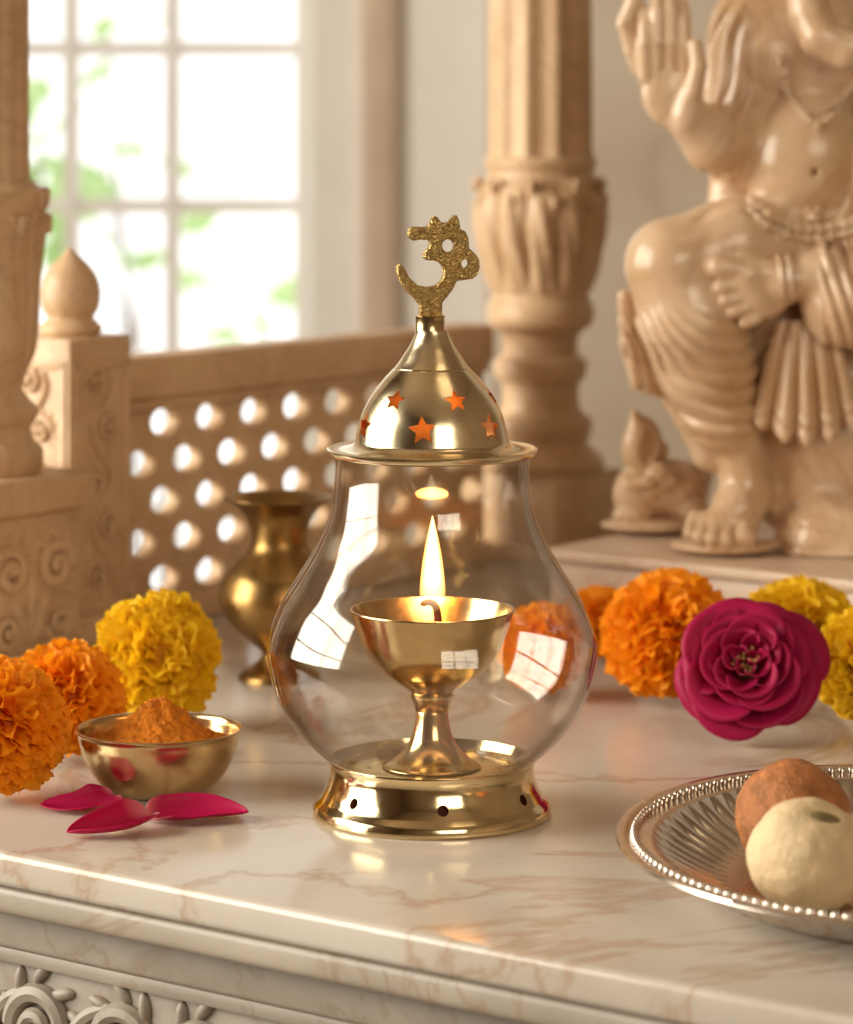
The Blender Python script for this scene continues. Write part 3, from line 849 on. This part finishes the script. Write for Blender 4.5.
# lid
lp = [(97.5, 454.8), (103, 454.2), (105.2, 451), (105.4, 448.5), (103.5, 447.5), (95, 449), (84, 446.5), (79, 443.5)]
lp2 = spline([(77, 441), (74.8, 430), (71.8, 418), (66.8, 406), (58.2, 391.5), (47, 377.5), (38.5, 368.5)], 6)
lp3 = spline([(37.4, 367.4), (33.5, 362.5), (27.5, 353.5), (22, 345), (17.6, 336), (15.8, 330.5)], 4)
Lo = [(lr(r), lz(y)) for r, y in lp + lp2 + [(37.4, 368.2)] + lp3]
Li = []
for i, (r, z) in enumerate([(lr(q), lz(y)) for q, y in lp2 + lp3]):
    Li.append((max(r - 0.0008, 0.002), z - 0.0005))
Lin = [(lr(97.5), lz(455.6)), (lr(76), lz(455.6)), (lr(75), lz(446))] + Li + [(0, lz(331.5)), ]
prof = [(0, lz(330.2))] + Lo[::-1] + Lin
lid = obj('lid', lathe(prof[1:-1], 160, (lx, ly, 0), closed=True), M_BRASSL, lamp, sharp=50)
def star(c, n, s, rot):
    up = (Zx - n * n.z).normalized(); rt = up.cross(n)
    V = []
    for side in (-1, 1):
        for k in range(10):
            r = s if k % 2 == 0 else s * 0.47
            a = PI / 2 + k * PI / 5 + rot
            V.append(c + n * (side * 0.0035) + rt * (r * math.cos(a)) + up * (r * math.sin(a)))
    Fc = [tuple(range(10)), tuple(range(19, 9, -1))] + [(k, (k + 1) % 10, 10 + (k + 1) % 10, 10 + k) for k in range(10)]
    return V, Fc
st = []
for row, (off, y, hw, sz, tilt) in enumerate(((-40, 395.5, 61, 12.5, 0.58), (-7.5, 423, 73.5, 15, 0.24))):
    for k in range(6):
        a = math.radians(-90 + off + 60 * k + (3 if row == 0 else 0))
        n = Vector((math.cos(a) * math.cos(tilt), math.sin(a) * math.cos(tilt), math.sin(tilt)))
        c = Vector((lx + lr(hw) * math.cos(a), ly + lr(hw) * math.sin(a), lz(y)))
        st.append(star(c, n, lr(sz), 0.12 * math.sin(k * 3 + row)))
cut(lid, obj('cutter', join(*st), M_BRASS))
lid.data.materials.clear(); lid.data.materials.append(M_BRASSL); lid.data.materials.append(M_INNER)   # orange flame glow put into the copper colour of the lid's inside
for p in lid.data.polygons:
    c_ = p.center; rd = Vector((c_.x, c_.y, 0)).normalized()
    p.material_index = 1 if (c_.z > lz(456) and Vector((c_.x, c_.y)).length < lr(78) and (p.normal.dot(rd) < -0.05 or p.normal.z < -0.3)) else 0
col_ = [(0, 332), (15.6, 331.5), (15.0, 331), (14.6, 330), (14.6, 318), (14.9, 317), (14.9, 315.6), (13.6, 315.2), (0, 315.2)]
obj('collar', lathe([(lr(r), lz(y)) for r, y in col_], 48, (lx - lr(2), ly, 0)), M_BRASS2, lid)
# finial
def zo(x, y): return 310 + x / 3.412, 190 + y / 3.412
om = [(290, 262), (300, 252), (314, 260), (335, 300), (365, 325), (400, 332), (430, 325), (450, 306), (458, 284), (452, 260), (440, 246), (422, 239), (396, 238), (385, 228), (386, 214), (400, 200), (410, 184), (403, 168), (375, 168), (350, 171), (336, 162), (331, 146), (336, 130), (350, 125), (378, 127), (402, 125), (412, 102), (421, 88), (430, 92), (447, 112), (468, 112), (490, 88), (500, 88), (508, 106), (512, 135), (530, 143), (540, 165), (543, 200), (565, 220), (578, 240), (580, 265), (572, 290), (555, 303), (520, 308), (500, 310), (485, 340), (465, 365), (449, 384), (447, 436), (372, 436), (373, 394), (355, 368), (325, 342), (305, 312), (295, 286)]
cu = bpy.data.curves.new('finial', 'CURVE'); cu.dimensions = '2D'; cu.fill_mode = 'BOTH'
def addspl(pts):
    s = cu.splines.new('POLY'); s.points.add(len(pts) - 1); s.use_cyclic_u = True
    for p, (x, y) in zip(s.points, pts):
        p.co = ((x - 432) * LS, lz(y), 0, 1)
addspl([zo(*p) for p in om])
for (hx, hy, hr) in ((470, 190, 22), (530, 252, 20)):
    addspl([zo(hx + hr * math.cos(-2 * PI * k / 20), hy + hr * 1.05 * math.sin(-2 * PI * k / 20)) for k in range(20)])
cu.extrude = 0.0011; cu.bevel_depth = 0.0006; cu.bevel_resolution = 2; cu.offset = -0.0005
tmp = bpy.data.objects.new('tmp_curve', cu); COL.objects.link(tmp)
dg = bpy.context.evaluated_depsgraph_get()
fme = bpy.data.meshes.new_from_object(tmp.evaluated_get(dg))
bpy.data.objects.remove(tmp)
Rf = Matrix.Rotation(math.radians(12), 3, 'Z')
fv = [Vector((lx, ly, 0)) + Rf @ Vector((v.co.x, -v.co.z, v.co.y)) for v in fme.vertices]
obj('finial', (fv, [tuple(p.vertices) for p in fme.polygons]), M_GOLD, lid, sharp=45)
bpy.data.meshes.remove(fme)
# cup
cup_o = spline([(21, 693), (28, 687.5), (37, 682), (52, 670.5), (66, 653), (75, 632), (80.5, 616), (82.5, 610)], 6)
cup_i = [(r - 2.2, y - 1.5) for r, y in cup_o]
stem = [(0, 765.5), (50, 765.3), (49.5, 764)] + spline([(46, 762.5), (37, 757.5), (27.5, 748), (21, 737), (17.5, 724), (16, 712), (15.5, 710.5)], 5) + [(17.5, 709), (19.5, 702), (22.5, 696), (22.5, 694)]
cp = stem + cup_o + [(82, 608.8), (80.8, 609.2)] + cup_i[::-1][1:] + [(0, 689)]
cup = obj('oil_cup', lathe([(lr(r), lz(y)) for r, y in cp], 112, (lx, ly, 0)), M_BRASS2, lamp, sharp=50)
obj('oil', lathe([(0, lz(640)), (lr(68.5), lz(640)), (lr(67.8), lz(641.5)), (0, lz(643))], 64, (lx, ly, 0)), M_OIL, cup)
wk = [Vector((lx + lr(dx), ly + lr(dy), lz(y))) for dx, dy, y in spline([(6, -3, 639), (6, -2.5, 622), (5.5, -2, 614), (4, -2, 607), (-1, -1, 602.5), (-7.5, 0, 603), (-9, 0, 606)], 5)]
obj('wick', tube(wk, [lr(4.6 - 1.6 * i / (len(wk) - 1)) for i in range(len(wk))], 10), M_WICK, cup)
m, nt, ns, ls, b = mk('flame')
ns.remove(b)
tc = ns.new('ShaderNodeTexCoord'); sx = ns.new('ShaderNodeSeparateXYZ'); ls.new(tc.outputs['Generated'], sx.inputs[0])
lw = ns.new('ShaderNodeLayerWeight'); lw.inputs[0].default_value = 0.45
fc = ramp(ns, ls, lw.outputs['Facing'], [(0.0, (1.0, 0.86, 0.56)), (0.40, (1.0, 0.66, 0.20)), (0.85, (0.9, 0.30, 0.02))])
fs = ramp(ns, ls, sx.outputs['Z'], [(0.0, (0.04,) * 3), (0.16, (0.45,) * 3), (0.34, (1.0,) * 3)])
mul = ns.new('ShaderNodeMath'); mul.operation = 'MULTIPLY'; mul.inputs[1].default_value = 1.35; ls.new(fs, mul.inputs[0])
em = ns.new('ShaderNodeEmission'); ls.new(fc, em.inputs[0]); ls.new(mul.outputs[0], em.inputs[1])
tr = ns.new('ShaderNodeBsdfTransparent'); ad = ns.new('ShaderNodeAddShader')
ls.new(em.outputs[0], ad.inputs[0]); ls.new(tr.outputs[0], ad.inputs[1]); ls.new(ad.outputs[0], ns['Material Output'].inputs[0])
M_FLAME = m
fl = spline([(0.01, 613), (8, 609), (12.4, 598), (12.6, 586), (10.6, 566), (7.0, 544), (3.2, 527), (0.01, 515)], 6)
flame = obj('flame', lathe([(max(lr(r), 0.0), lz(y)) if 0 < i < len(fl) - 1 else (0, lz(y)) for i, (r, y) in enumerate(fl)], 32, (lx + lr(0.5), ly, 0)), M_FLAME, cup, sharp=0)
pl_ = bpy.data.lights.new('flame_light', 'POINT'); pl_.energy = 0.10; pl_.color = (1.0, 0.38, 0.08); pl_.shadow_soft_size = 0.006
po = bpy.data.objects.new('flame_light', pl_); COL.objects.link(po); po.location = (lx, ly, lz(560))

# ------------------------------------------------------------------ flowers
def set_tip(o, vals):
    a = o.data.attributes.new('tip', 'FLOAT', 'POINT')
    a.data.foreach_set('value', vals)
def marigold(name, label, group, c, R, axis, mat, seed, npet=330):
    """a dense ball of ruffled petals around an axis, with a calyx underneath"""
    rnd = random.Random(seed)
    axis = Vector(axis).normalized()
    X = axis.orthogonal().normalized(); Y = axis.cross(X)
    V, Fc, tip = [], [], []
    nt_, nw = 6, 8
    for i in range(npet):
        u = (i + 0.5) / npet
        ct = 1 - u * 1.62                           # from the pole to beyond the equator
        th = math.acos(max(-1, min(1, ct))) + rnd.uniform(-.07, .07)
        ph = i * 2.39996 + rnd.uniform(-.25, .25)
        n = axis * math.cos(th) + (X * math.cos(ph) + Y * math.sin(ph)) * math.sin(th)
        away = (n * math.cos(th) - axis)
        if away.length < 1e-4: away = X.copy()
        away.normalize()
        tw = rnd.gauss(0, .75)
        sd = n.cross(away).normalized()
        t1 = away * math.cos(tw) + sd * math.sin(tw); b1 = n.cross(t1)
        flat = 1; Rl = R * (rnd.uniform(0.86, 1.05) + 0.07 * noise.noise(n * 1.8 + Vector((seed, 0, 0)))) * (1 - 0.10 * max(0, -math.cos(th)))
        wd = R * rnd.uniform(0.15, 0.27)
        curl = R * rnd.uniform(0.02, 0.17)
        f1, f2 = rnd.uniform(0, 6), rnd.uniform(3.5, 6.5); rnd_ruff = rnd.uniform(.05, .10)
        base = len(V)
        for a in range(nt_):
            t = a / (nt_ - 1)
            for k in range(nw):
                s = k / (nw - 1) * 2 - 1
                frill = 1 + 0.03 * math.sin(f1 * 3 + 6 * s)
                r = R * 0.45 + (Rl * frill - R * 0.45) * (t - 0.20 * t ** 3 * s ** 4)
                w = wd * (0.25 + 0.75 * t ** 0.7)
                ruff = R * rnd_ruff * t * t * math.sin(f1 + f2 * s)
                cup_ = R * 0.07 * (s * s - .4) * t
                p = n * r + b1 * (w * s) + t1 * (curl * t ** 2.4 - cup_ + ruff) - n * (curl * 0.45 * t ** 5)
                p -= axis * (0.14 * p.dot(axis)) * flat; V.append(c + p); tip.append(min(1, max(0, (t * 0.95 + rnd.uniform(-.10, .10)))))
        for a in range(nt_ - 1):
            for k in range(nw - 1):
                q = base + a * nw + k
                Fc.append((q, q + 1, q + nw + 1, q + nw))
    core = ball(c, R * 0.62, 20, 14)
    n0 = len(V)
    V2, F2 = join((V, Fc), core)
    loc = Vector((c.x, c.y, 0))
    t = thing(name, label, 'flower', loc, group)
    o = obj('bloom', (V2, F2), mat, t, sharp=0)
    set_tip(o, tip + [0.0] * (len(V2) - n0))
    # calyx at the back of the bloom
    cal = lathe([(0, 1.04), (0.10, 1.02), (0.20, 0.86), (0.26, 0.62), (0.22, 0.45)], 16)
    obj('calyx', ([c - axis * (R * v[2]) * 0.88 + X * (R * v[0]) + Y * (R * v[1]) for v in cal[0]], cal[1]), M_LEAFG, t)
    return t
def mg(label, group, px, py, d, rpx, axis, mat, seed, n=330):
    c = P(px, py, d); R = rpx * d / F
    c.z = R * 1.0
    return marigold('marigold', label, group, c, R, axis, mat, seed, int(n * 1.5))
GL, GR = 'marigolds left of the lamp', 'marigolds right of the lamp'
mg('orange marigold cut by the left edge, nearest to the viewer', GL, 1, 724, 1.09, 71, (0.25, -0.75, 0.55), M_ORANGE, 1, 380)
mg('orange marigold between the left-edge bloom and the yellow marigold', GL, 66, 700, 1.15, 62, (0.1, -0.6, 0.75), M_ORANGE, 2)
mg('yellow marigold behind the turmeric bowl', GL, 155, 658, 1.21, 68, (0.10, -0.92, 0.35), M_YELLOW, 3, 360)
mg('orange marigold seen through the lamp glass', GR, 545, 640, 1.27, 49, (-0.2, -0.6, 0.6), M_ORANGE, 4, 240)
mg('small orange marigold peeping out right beside the lamp glass', GR, 597, 602, 1.35, 39, (-0.1, -0.6, 0.7), M_ORANGE, 5, 240)
mg('large orange marigold left of the magenta rose', GR, 668, 640, 1.255, 69, (-0.1, -0.7, 0.6), M_ORANGE, 6, 380)
mg('yellow marigold behind the magenta rose against the plinth', GR, 799, 610, 1.28, 60, (0.0, -0.55, 0.75), M_YELLOW, 7, 300)
mg('yellow marigold right of the magenta rose, cut by the right edge', GR, 874, 663, 1.205, 66, (-0.35, -0.6, 0.6), M_YELLOW, 8, 340)

def rose(c, R, axis):
    rnd = random.Random(11)
    axis = Vector(axis).normalized()
    X = Vector((1, 0, 0)); X = (X - axis * X.dot(axis)).normalized(); Y = axis.cross(X)
    t = thing('rose', 'open magenta rose lying between the orange and yellow marigolds', 'flower', Vector((c.x, c.y, 0)))
    N = 30
    for i in range(N):
        u = i / (N - 1)
        ph = i * 2.39996 + rnd.uniform(-.2, .2)
        open_ = 0.22 + 1.18 * u ** 0.75 + rnd.uniform(-.07, .07)     # angle from the axis
        L = R * (0.50 + 0.56 * u ** 0.8) * rnd.uniform(.95, 1.05)
        wd = 1.15 - 0.42 * u
        nn, mm = 12, 15
        V, Fc, tv = [], [], []
        f1 = rnd.uniform(0, 6); roll = rnd.uniform(0.3, 1.0)
        for a in range(nn):
            s_ = a / (nn - 1)
            for k in range(mm):
                s = k / (mm - 1) * 2 - 1
                prof_ = 0.30 + 0.70 * math.sin(PI * 0.5 * min(1, s_ * 1.5)) if s_ > 0 else 0.30
                wv = s * wd * prof_
                sr = s_ * (1 - 0.20 * abs(s) ** 3)                  # rounded outer edge
                ang = open_ * (1.22 - 0.42 * sr) + (0.10 + 0.42 * u * roll) * sr ** 4
                rad = L * sr ** 0.85
                az = ph + wv
                cupi = 0.22 * R * abs(s) ** 2.5 * (1 - u * 0.6) * s_
                wob = R * 0.030 * math.sin(f1 + 4.2 * s + 2 * s_) * s_ ** 2
                p = axis * (rad * math.cos(ang) + cupi * 0.6 + wob) + (X * math.cos(az) + Y * math.sin(az)) * (rad * math.sin(ang) - cupi * 0.4 + 0.04 * R)
                V.append(c + p - axis * (0.16 * R))
                tv.append(min(1, max(0, 0.05 + 0.95 * s_ - 0.25 * (s_ > .93))))
        for a in range(nn - 1):
            for k in range(mm - 1):
                q = a * mm + k
                Fc.append((q, q + 1, q + mm + 1, q + mm))
        o = obj('petal', (V, Fc), M_ROSE, t, sharp=0)
        set_tip(o, tv)
        md = o.modifiers.new('thick', 'SOLIDIFY'); md.thickness = 0.0003
    sts = []
    for k in range(26):
        a = k * 2.4; r = R * 0.02 * math.sqrt(k + 1)
        b0 = c + (X * math.cos(a) + Y * math.sin(a)) * r
        b1 = b0 + axis * (R * rnd.uniform(.18, .30)) + (X * math.cos(a) + Y * math.sin(a)) * r * 0.8
        sts += [tube([b0, b1], R * 0.010, 6), ball(b1, R * 0.026, 8, 6)]
    obj('stamens', join(*sts), M_STAMEN, t)
    obj('calyx', tube([c - axis * R * .02, c - axis * R * .25, c - axis * R * .42], [R * .16, R * .17, R * .06], 12), M_LEAFG, t)
rc = P(747, 680, 1.185); rc.z = 0.0262
rose(rc, 0.0268, (-0.12, -0.80, 0.52))

def loose_petal(label, pts_px, hw, curlf, curlb, ends, seed, pale):
    """a fallen petal cupped on the table: midrib from the pale base to the tip, far and near edges curling up"""
    mid = spline([P(x, y, H * F / (y - HZ)) for x, y in pts_px], 8)
    n = len(mid); mm = 15
    V, Fc, tv = [], [], []
    for i, p in enumerate(mid):
        p = Vector(p); t = i / (n - 1)
        a = Vector(mid[max(0, i - 1)]); b = Vector(mid[min(n - 1, i + 1)])
        tg = (b - a); tg.z = 0; tg.normalize()
        sd = Vector((-tg.y, tg.x, 0))
        if sd.y < 0: sd = -sd
        w = hw * (1 - abs(2 * min(1, max(0, (t * 0.97 + .02))) ** 0.80 - 1) ** 2.0) ** 0.85
        for k in range(mm):
            s = k / (mm - 1) * 2 - 1
            f = curlf if s > 0 else curlb
            th = f * abs(s)                       # the half sheet bends along an arc
            x = w * (math.sin(th) / f if f > 1e-3 else abs(s)) * (1 if s > 0 else -1)
            z = w * (1 - math.cos(th)) / f if f > 1e-3 else 0
            z += ends[0] * (1 - t) ** 2.2 + ends[1] * t ** 3 + 0.0004 * math.sin(10 * t + 4 * s + seed) * abs(s) * math.sin(PI * t)
            V.append(Vector((p.x, p.y, 0)) + sd * x + Zx * (0.0006 + max(0, z)))
            tv.append(min(1, max(0, (t + .02 + 0.1 * (1 - abs(s))) / pale)))
    for i in range(n - 1):
        for k in range(mm - 1):
            q = i * mm + k
            Fc.append((q, q + 1, q + mm + 1, q + mm))
    o = obj('rose_petal', (V, Fc), M_LOOSE, loc=Vector((sum(v.x for v in V) / len(V), sum(v.y for v in V) / len(V), 0)), sharp=0)
    set_tip(o, tv)
    md = o.modifiers.new('thick', 'SOLIDIFY'); md.thickness = 0.0003; md.offset = 0
    tag(o, label, 'petal', 'fallen rose petals by the turmeric bowl')
loose_petal('fallen magenta petal farthest left, just below the turmeric bowl', [(115, 806), (96, 810), (70, 811), (41, 808)], 0.0088, 1.5, 0.30, (0.0030, 0.0008), 1, 0.16)
loose_petal('fallen magenta petal nearest the table edge, the middle one of three', [(150, 826), (130, 831), (100, 836), (67, 838)], 0.0105, 1.9, 0.8, (0.0030, 0.0012), 2, 0.34)
loose_petal('fallen magenta petal on the right, pointing at the lamp base', [(148, 823), (172, 821), (208, 820), (248, 821)], 0.0108, 1.5, 0.5, (0.0006, 0.0022), 3, 0.30)

# ------------------------------------------------------------------ turmeric bowl
BD = 1.097; BS = BD / F
bc = P(159, 0, BD); bc.z = 0
def br(h): return h * BS
bo = spline([(0, 0.3), (30, 0.3), (44, 2), (60, 13), (73, 32), (79, 49), (81.5, 60), (84, 63.5)], 5)
bi = [(max(r - 2.6, 0), z + 2.0) for r, z in bo]
bpf = [(br(r), br(z)) for r, z in bo] + [(br(84.5), br(65)), (br(83.3), br(66)), (br(81), br(65.2))] + [(br(r), br(z)) for r, z in bi[::-1][2:]]
bowl = obj('spice_bowl', lathe(bpf, 96, bc), M_BRASS2, loc=bc, sharp=60)
tag(bowl, 'small round brass bowl filled with turmeric powder', 'bowl', kind='thing')
def mound():
    V, Fc = [], []
    nr, na = 64, 190
    R = br(74)
    for i in range(nr + 1):
        t = i / nr
        for k in range(na):
            a = 2 * PI * k / na
            x, y = R * t * math.cos(a), R * t * math.sin(a)
            rr = t * 74
            z = 50 + 36 * math.exp(-(rr / 36.0) ** 2) ** 0.85 + 7 * (1 - t)
            v = Vector((x * 260, y * 260, 0.3))
            nz = noise.noise(v) * 4.0 + noise.noise(v * 2.3 + Vector((4, 1, 2))) * 3.2 + abs(noise.noise(v * 4.7)) * 4.2 + noise.noise(v * 9.5) * 3.0
            V.append((bc.x + x, bc.y + y, br(z + nz * (1 - 0.75 * t ** 3))))
    for i in range(nr):
        for k in range(na):
            l = (k + 1) % na
            Fc.append((i * na + k, i * na + l, (i + 1) * na + l, (i + 1) * na + k))
    n0 = len(V); prev = nr * na
    for (r, z) in ((72, 36), (62, 22), (45, 8.0), (20, 4)):
        st_ = len(V)
        for k in range(na):
            a = 2 * PI * k / na
            V.append((bc.x + br(r) * math.cos(a), bc.y + br(r) * math.sin(a), br(z)))
        for k in range(na):
            l = (k + 1) % na
            Fc.append((prev + k, prev + l, st_ + l, st_ + k))
        prev = st_
    Fc.append(tuple(prev + k for k in range(na)))
    return V, Fc
tu = obj('turmeric_powder', mound(), M_TURM, loc=bc, sharp=0)
tag(tu, 'heaped orange turmeric powder in the small brass bowl', 'spice', kind='stuff')

# ------------------------------------------------------------------ brass vase behind
VD = 1.31; VS = VD / F
vc = P(279, 0, VD); vc.z = 0
def vz(y): return (HZ + H * F / VD - y) * VS
vo = spline([(40, 680), (41, 677), (37, 671), (24, 663), (17, 655), (19, 649), (34, 637), (50, 622), (59, 604), (60, 592), (54, 575), (42, 561), (31, 549), (28, 538), (30, 524), (37, 511), (50, 501)], 5)
vi = [(max(r - 3, 3), y - 1) for r, y in vo[40:]]
vp = [(0, 0.0002), (40 * VS, 0.0002)] + [(r * VS, vz(y)) for r, y in vo] + [(56 * VS, vz(498)), (55 * VS, vz(496.5)), (51 * VS, vz(498))] + [(r * VS, vz(y)) for r, y in vi[::-1]] + [(0, vz(640))]
vase = obj('brass_vase', lathe(vp, 96, vc), M_BRASSD, loc=vc, sharp=50)
tag(vase, 'dark footed brass urn standing behind the lamp by the lattice railing', 'vase', kind='thing')

# ------------------------------------------------------------------ plate with sweets
pc = Vector(((900 - 426.5) * 0.96 / F, 0.96, 0))
RA, RB = 0.0826, 0.104
plate = thing('serving_plate', 'silver oval plate with a beaded rim and fluted well, cut by the right edge', 'plate', pc)
def ov(prof, seg, mod=None):
    V, Fc = lathe(prof, seg, (0, 0, 0), mod)
    return [(pc.x + v[0] * RA, pc.y + v[1] * RB, v[2]) for v in V], Fc
pp = [(0, .0008), (.54, .0008), (.58, .0003), (.61, .0003), (.64, .0016), (.70, .0035), (.76, .0062), (.82, .0092), (.88, .0120), (.94, .0139), (.99, .0149), (1.0, .0155), (.995, .0163), (.97, .0163), (.945, .0156), (.93, .0150), (.91, .0148), (.885, .0146), (.87, .0148), (.855, .0140), (.83, .0121), (.80, .0103), (.76, .0082), (.72, .0065), (.68, .0052), (.645, .0042), (.62, .0040), (.60, .0036), (.56, .0034), (.30, .0034), (0, .0034)]
def fl_mod(r, z, a, k):
    w = 0
    if 5 <= k <= 9: w = math.sin(PI * (k - 4) / 6)
    if 19 <= k <= 25: w = math.sin(PI * (k - 18.2) / 8)
    f = abs(math.sin(a * 36)) ** 0.8
    return r, z + w * 0.0016 * (f - 0.5)
obj('dish', ov(pp, 576, fl_mod), M_SILVER, plate, sharp=60)
bd = []
for k in range(150):
    a = 2 * PI * k / 150
    bd.append(ball((pc.x + RA * .932 * math.cos(a), pc.y + RB * .932 * math.sin(a), 0.0158), 0.00135, 10, 7))
obj('bead_border', join(*bd), M_SILVER, plate, sharp=0)
eng = []
for rr in (0.50, 0.36):
    eng.append(tube([(pc.x + RA * rr * math.cos(2 * PI * k / 72), pc.y + RB * rr * math.sin(2 * PI * k / 72), 0.0035) for k in range(72)], 0.0005, 6, True))
for k in range(14):
    a = 2 * PI * k / 14
    q = Vector((pc.x + RA * .43 * math.cos(a), pc.y + RB * .43 * math.sin(a), 0.0035))
    eng.append(tube([q + Vector((0.004 * (1 - .8 * t / 15) * math.cos(t * .5 + a), 0.005 * (1 - .8 * t / 15) * math.sin(t * .5 + a), 0)) for t in range(16)], 0.0004, 6))
obj('engraved_scrolls', join(*eng), M_SILVER, plate)
def sweet(c, r, flat, seed, amp, dent=None):
    bm = bmesh.new(); bmesh.ops.create_icosphere(bm, subdivisions=5, radius=1)
    V = []
    for v in bm.verts:
        n = v.co.normalized()
        d = 1 + amp * (noise.noise(n * 1.7 + Vector((seed, 0, 0))) * 0.9 + noise.noise(n * 4.5 + Vector((0, seed, 0))) * 0.5 + noise.noise(n * 13) * 0.28)
        if dent:
            k = (n - dent).length
            d -= 0.13 * math.exp(-(k / 0.30) ** 2)
        p = Vector((n.x * r * d, n.y * r * d, n.z * r * flat * d))
        p.z = max(p.z, -r * flat * 0.90)
        V.append(c + p)
    bm.verts.index_update()
    Fc = [tuple(v.index for v in f.verts) for f in bm.faces]
    bm.free()
    return V, Fc
FLR = 0.0040
c1 = P(793, 0, 0.975); r1 = 0.0172; c1.z = FLR + r1 * .96 * .90
ladoo = obj('ladoo', sweet(c1, r1, .96, 1.0, 0.05), M_LADOO, loc=Vector((c1.x, c1.y, FLR)), sharp=0)
tag(ladoo, 'round brown ladoo sweet behind the pale one on the silver plate', 'sweet', kind='thing')
c2 = P(808, 0, 0.928); r2 = 0.0170; c2.z = FLR + r2 * .93 * .90
dn = Vector((0.28, -0.42, 0.86)).normalized()
peda = obj('peda', sweet(c2, r2, .93, 4.0, 0.040, dn), M_PEDA, loc=Vector((c2.x, c2.y, FLR)), sharp=0)
tag(peda, 'pale cream round sweet with a pistachio pressed into its top', 'sweet', kind='thing')
e1 = Vector((0.93, 0.1, -0.25)); e1 = (e1 - dn * e1.dot(dn)).normalized()
pn = c2 + Vector((dn.x, dn.y, dn.z * .93)) * (r2 * 0.875)
obj('pistachio', ball(pn, (0.0048, 0.0021, 0.0014), 16, 10, (e1, dn.cross(e1), dn)), M_NUT, peda)

# ------------------------------------------------------------------ garden plants outside
def shrub(label, base_px, tips, d, seed, nleaf):
    rnd = random.Random(seed)
    def G(px, py): return P(px, py, d)
    b0 = G(*base_px)
    t = thing('garden_plant', label, 'plant', b0, 'plants outside the window')
    stems, V, Fc, tv = [], [], [], []
    for (px, py, spread, ll) in tips:
        tp = G(px, py)
        mid = (b0 + tp) / 2 + Vector((rnd.uniform(-.05, .05), rnd.uniform(-.05, .05), 0))
        path = spline([b0, mid, tp], 8)
        stems.append(tube(path, [0.006 * (1 - .7 * i / 16) for i in range(len(path))], 6))
        for _ in range(nleaf):
            q = tp + Vector((rnd.gauss(0, spread), rnd.gauss(0, spread), rnd.gauss(0, spread)))
            ax = Vector((rnd.uniform(-1, 1), rnd.uniform(-1, 1), rnd.uniform(-.8, .5))).normalized()
            sd = ax.cross(Vector((rnd.uniform(-1, 1), rnd.uniform(-1, 1), rnd.uniform(-1, 1)))).normalized()
            nr_ = ax.cross(sd)
            l = ll * rnd.uniform(.7, 1.2); base = len(V)
            for i in range(5):
                u = i / 4; w = 0.30 * l * math.sin(PI * (0.04 + .94 * u)) ** .8
                for s in (-1, 0, 1):
                    V.append(q + ax * (l * u) + sd * (w * s) + nr_ * (0.08 * l * (abs(s) - u * u)))
                    tv.append(rnd.random())
            for i in range(4):
                for s in range(2):
                    k = base + i * 3 + s
                    Fc.append((k, k + 1, k + 4, k + 3))
    o = obj('leaves', (V, Fc), M_GARDEN, t, sharp=0); set_tip(o, tv)
    obj('stems', join(*stems), M_BARK, t)
shrub('leafy green plant outside behind the left column', (30, 1000), [(42, 140, .05, .07), (38, 170, .04, .07), (50, 225, .03, .06)], 3.3, 1, 6)
shrub('slender leafy plant outside behind the middle panes', (135, 1000), [(106, 165, .020, .07), (122, 225, .04, .06), (148, 275, .03, .06), (108, 30, .015, .05)], 3.9, 2, 3)
shrub('low plant outside with a few leaves behind the right panes', (250, 1000), [(205, 270, .004, .06), (266, 305, .008, .10), (238, 335, .03, .07)], 4.5, 3, 2)
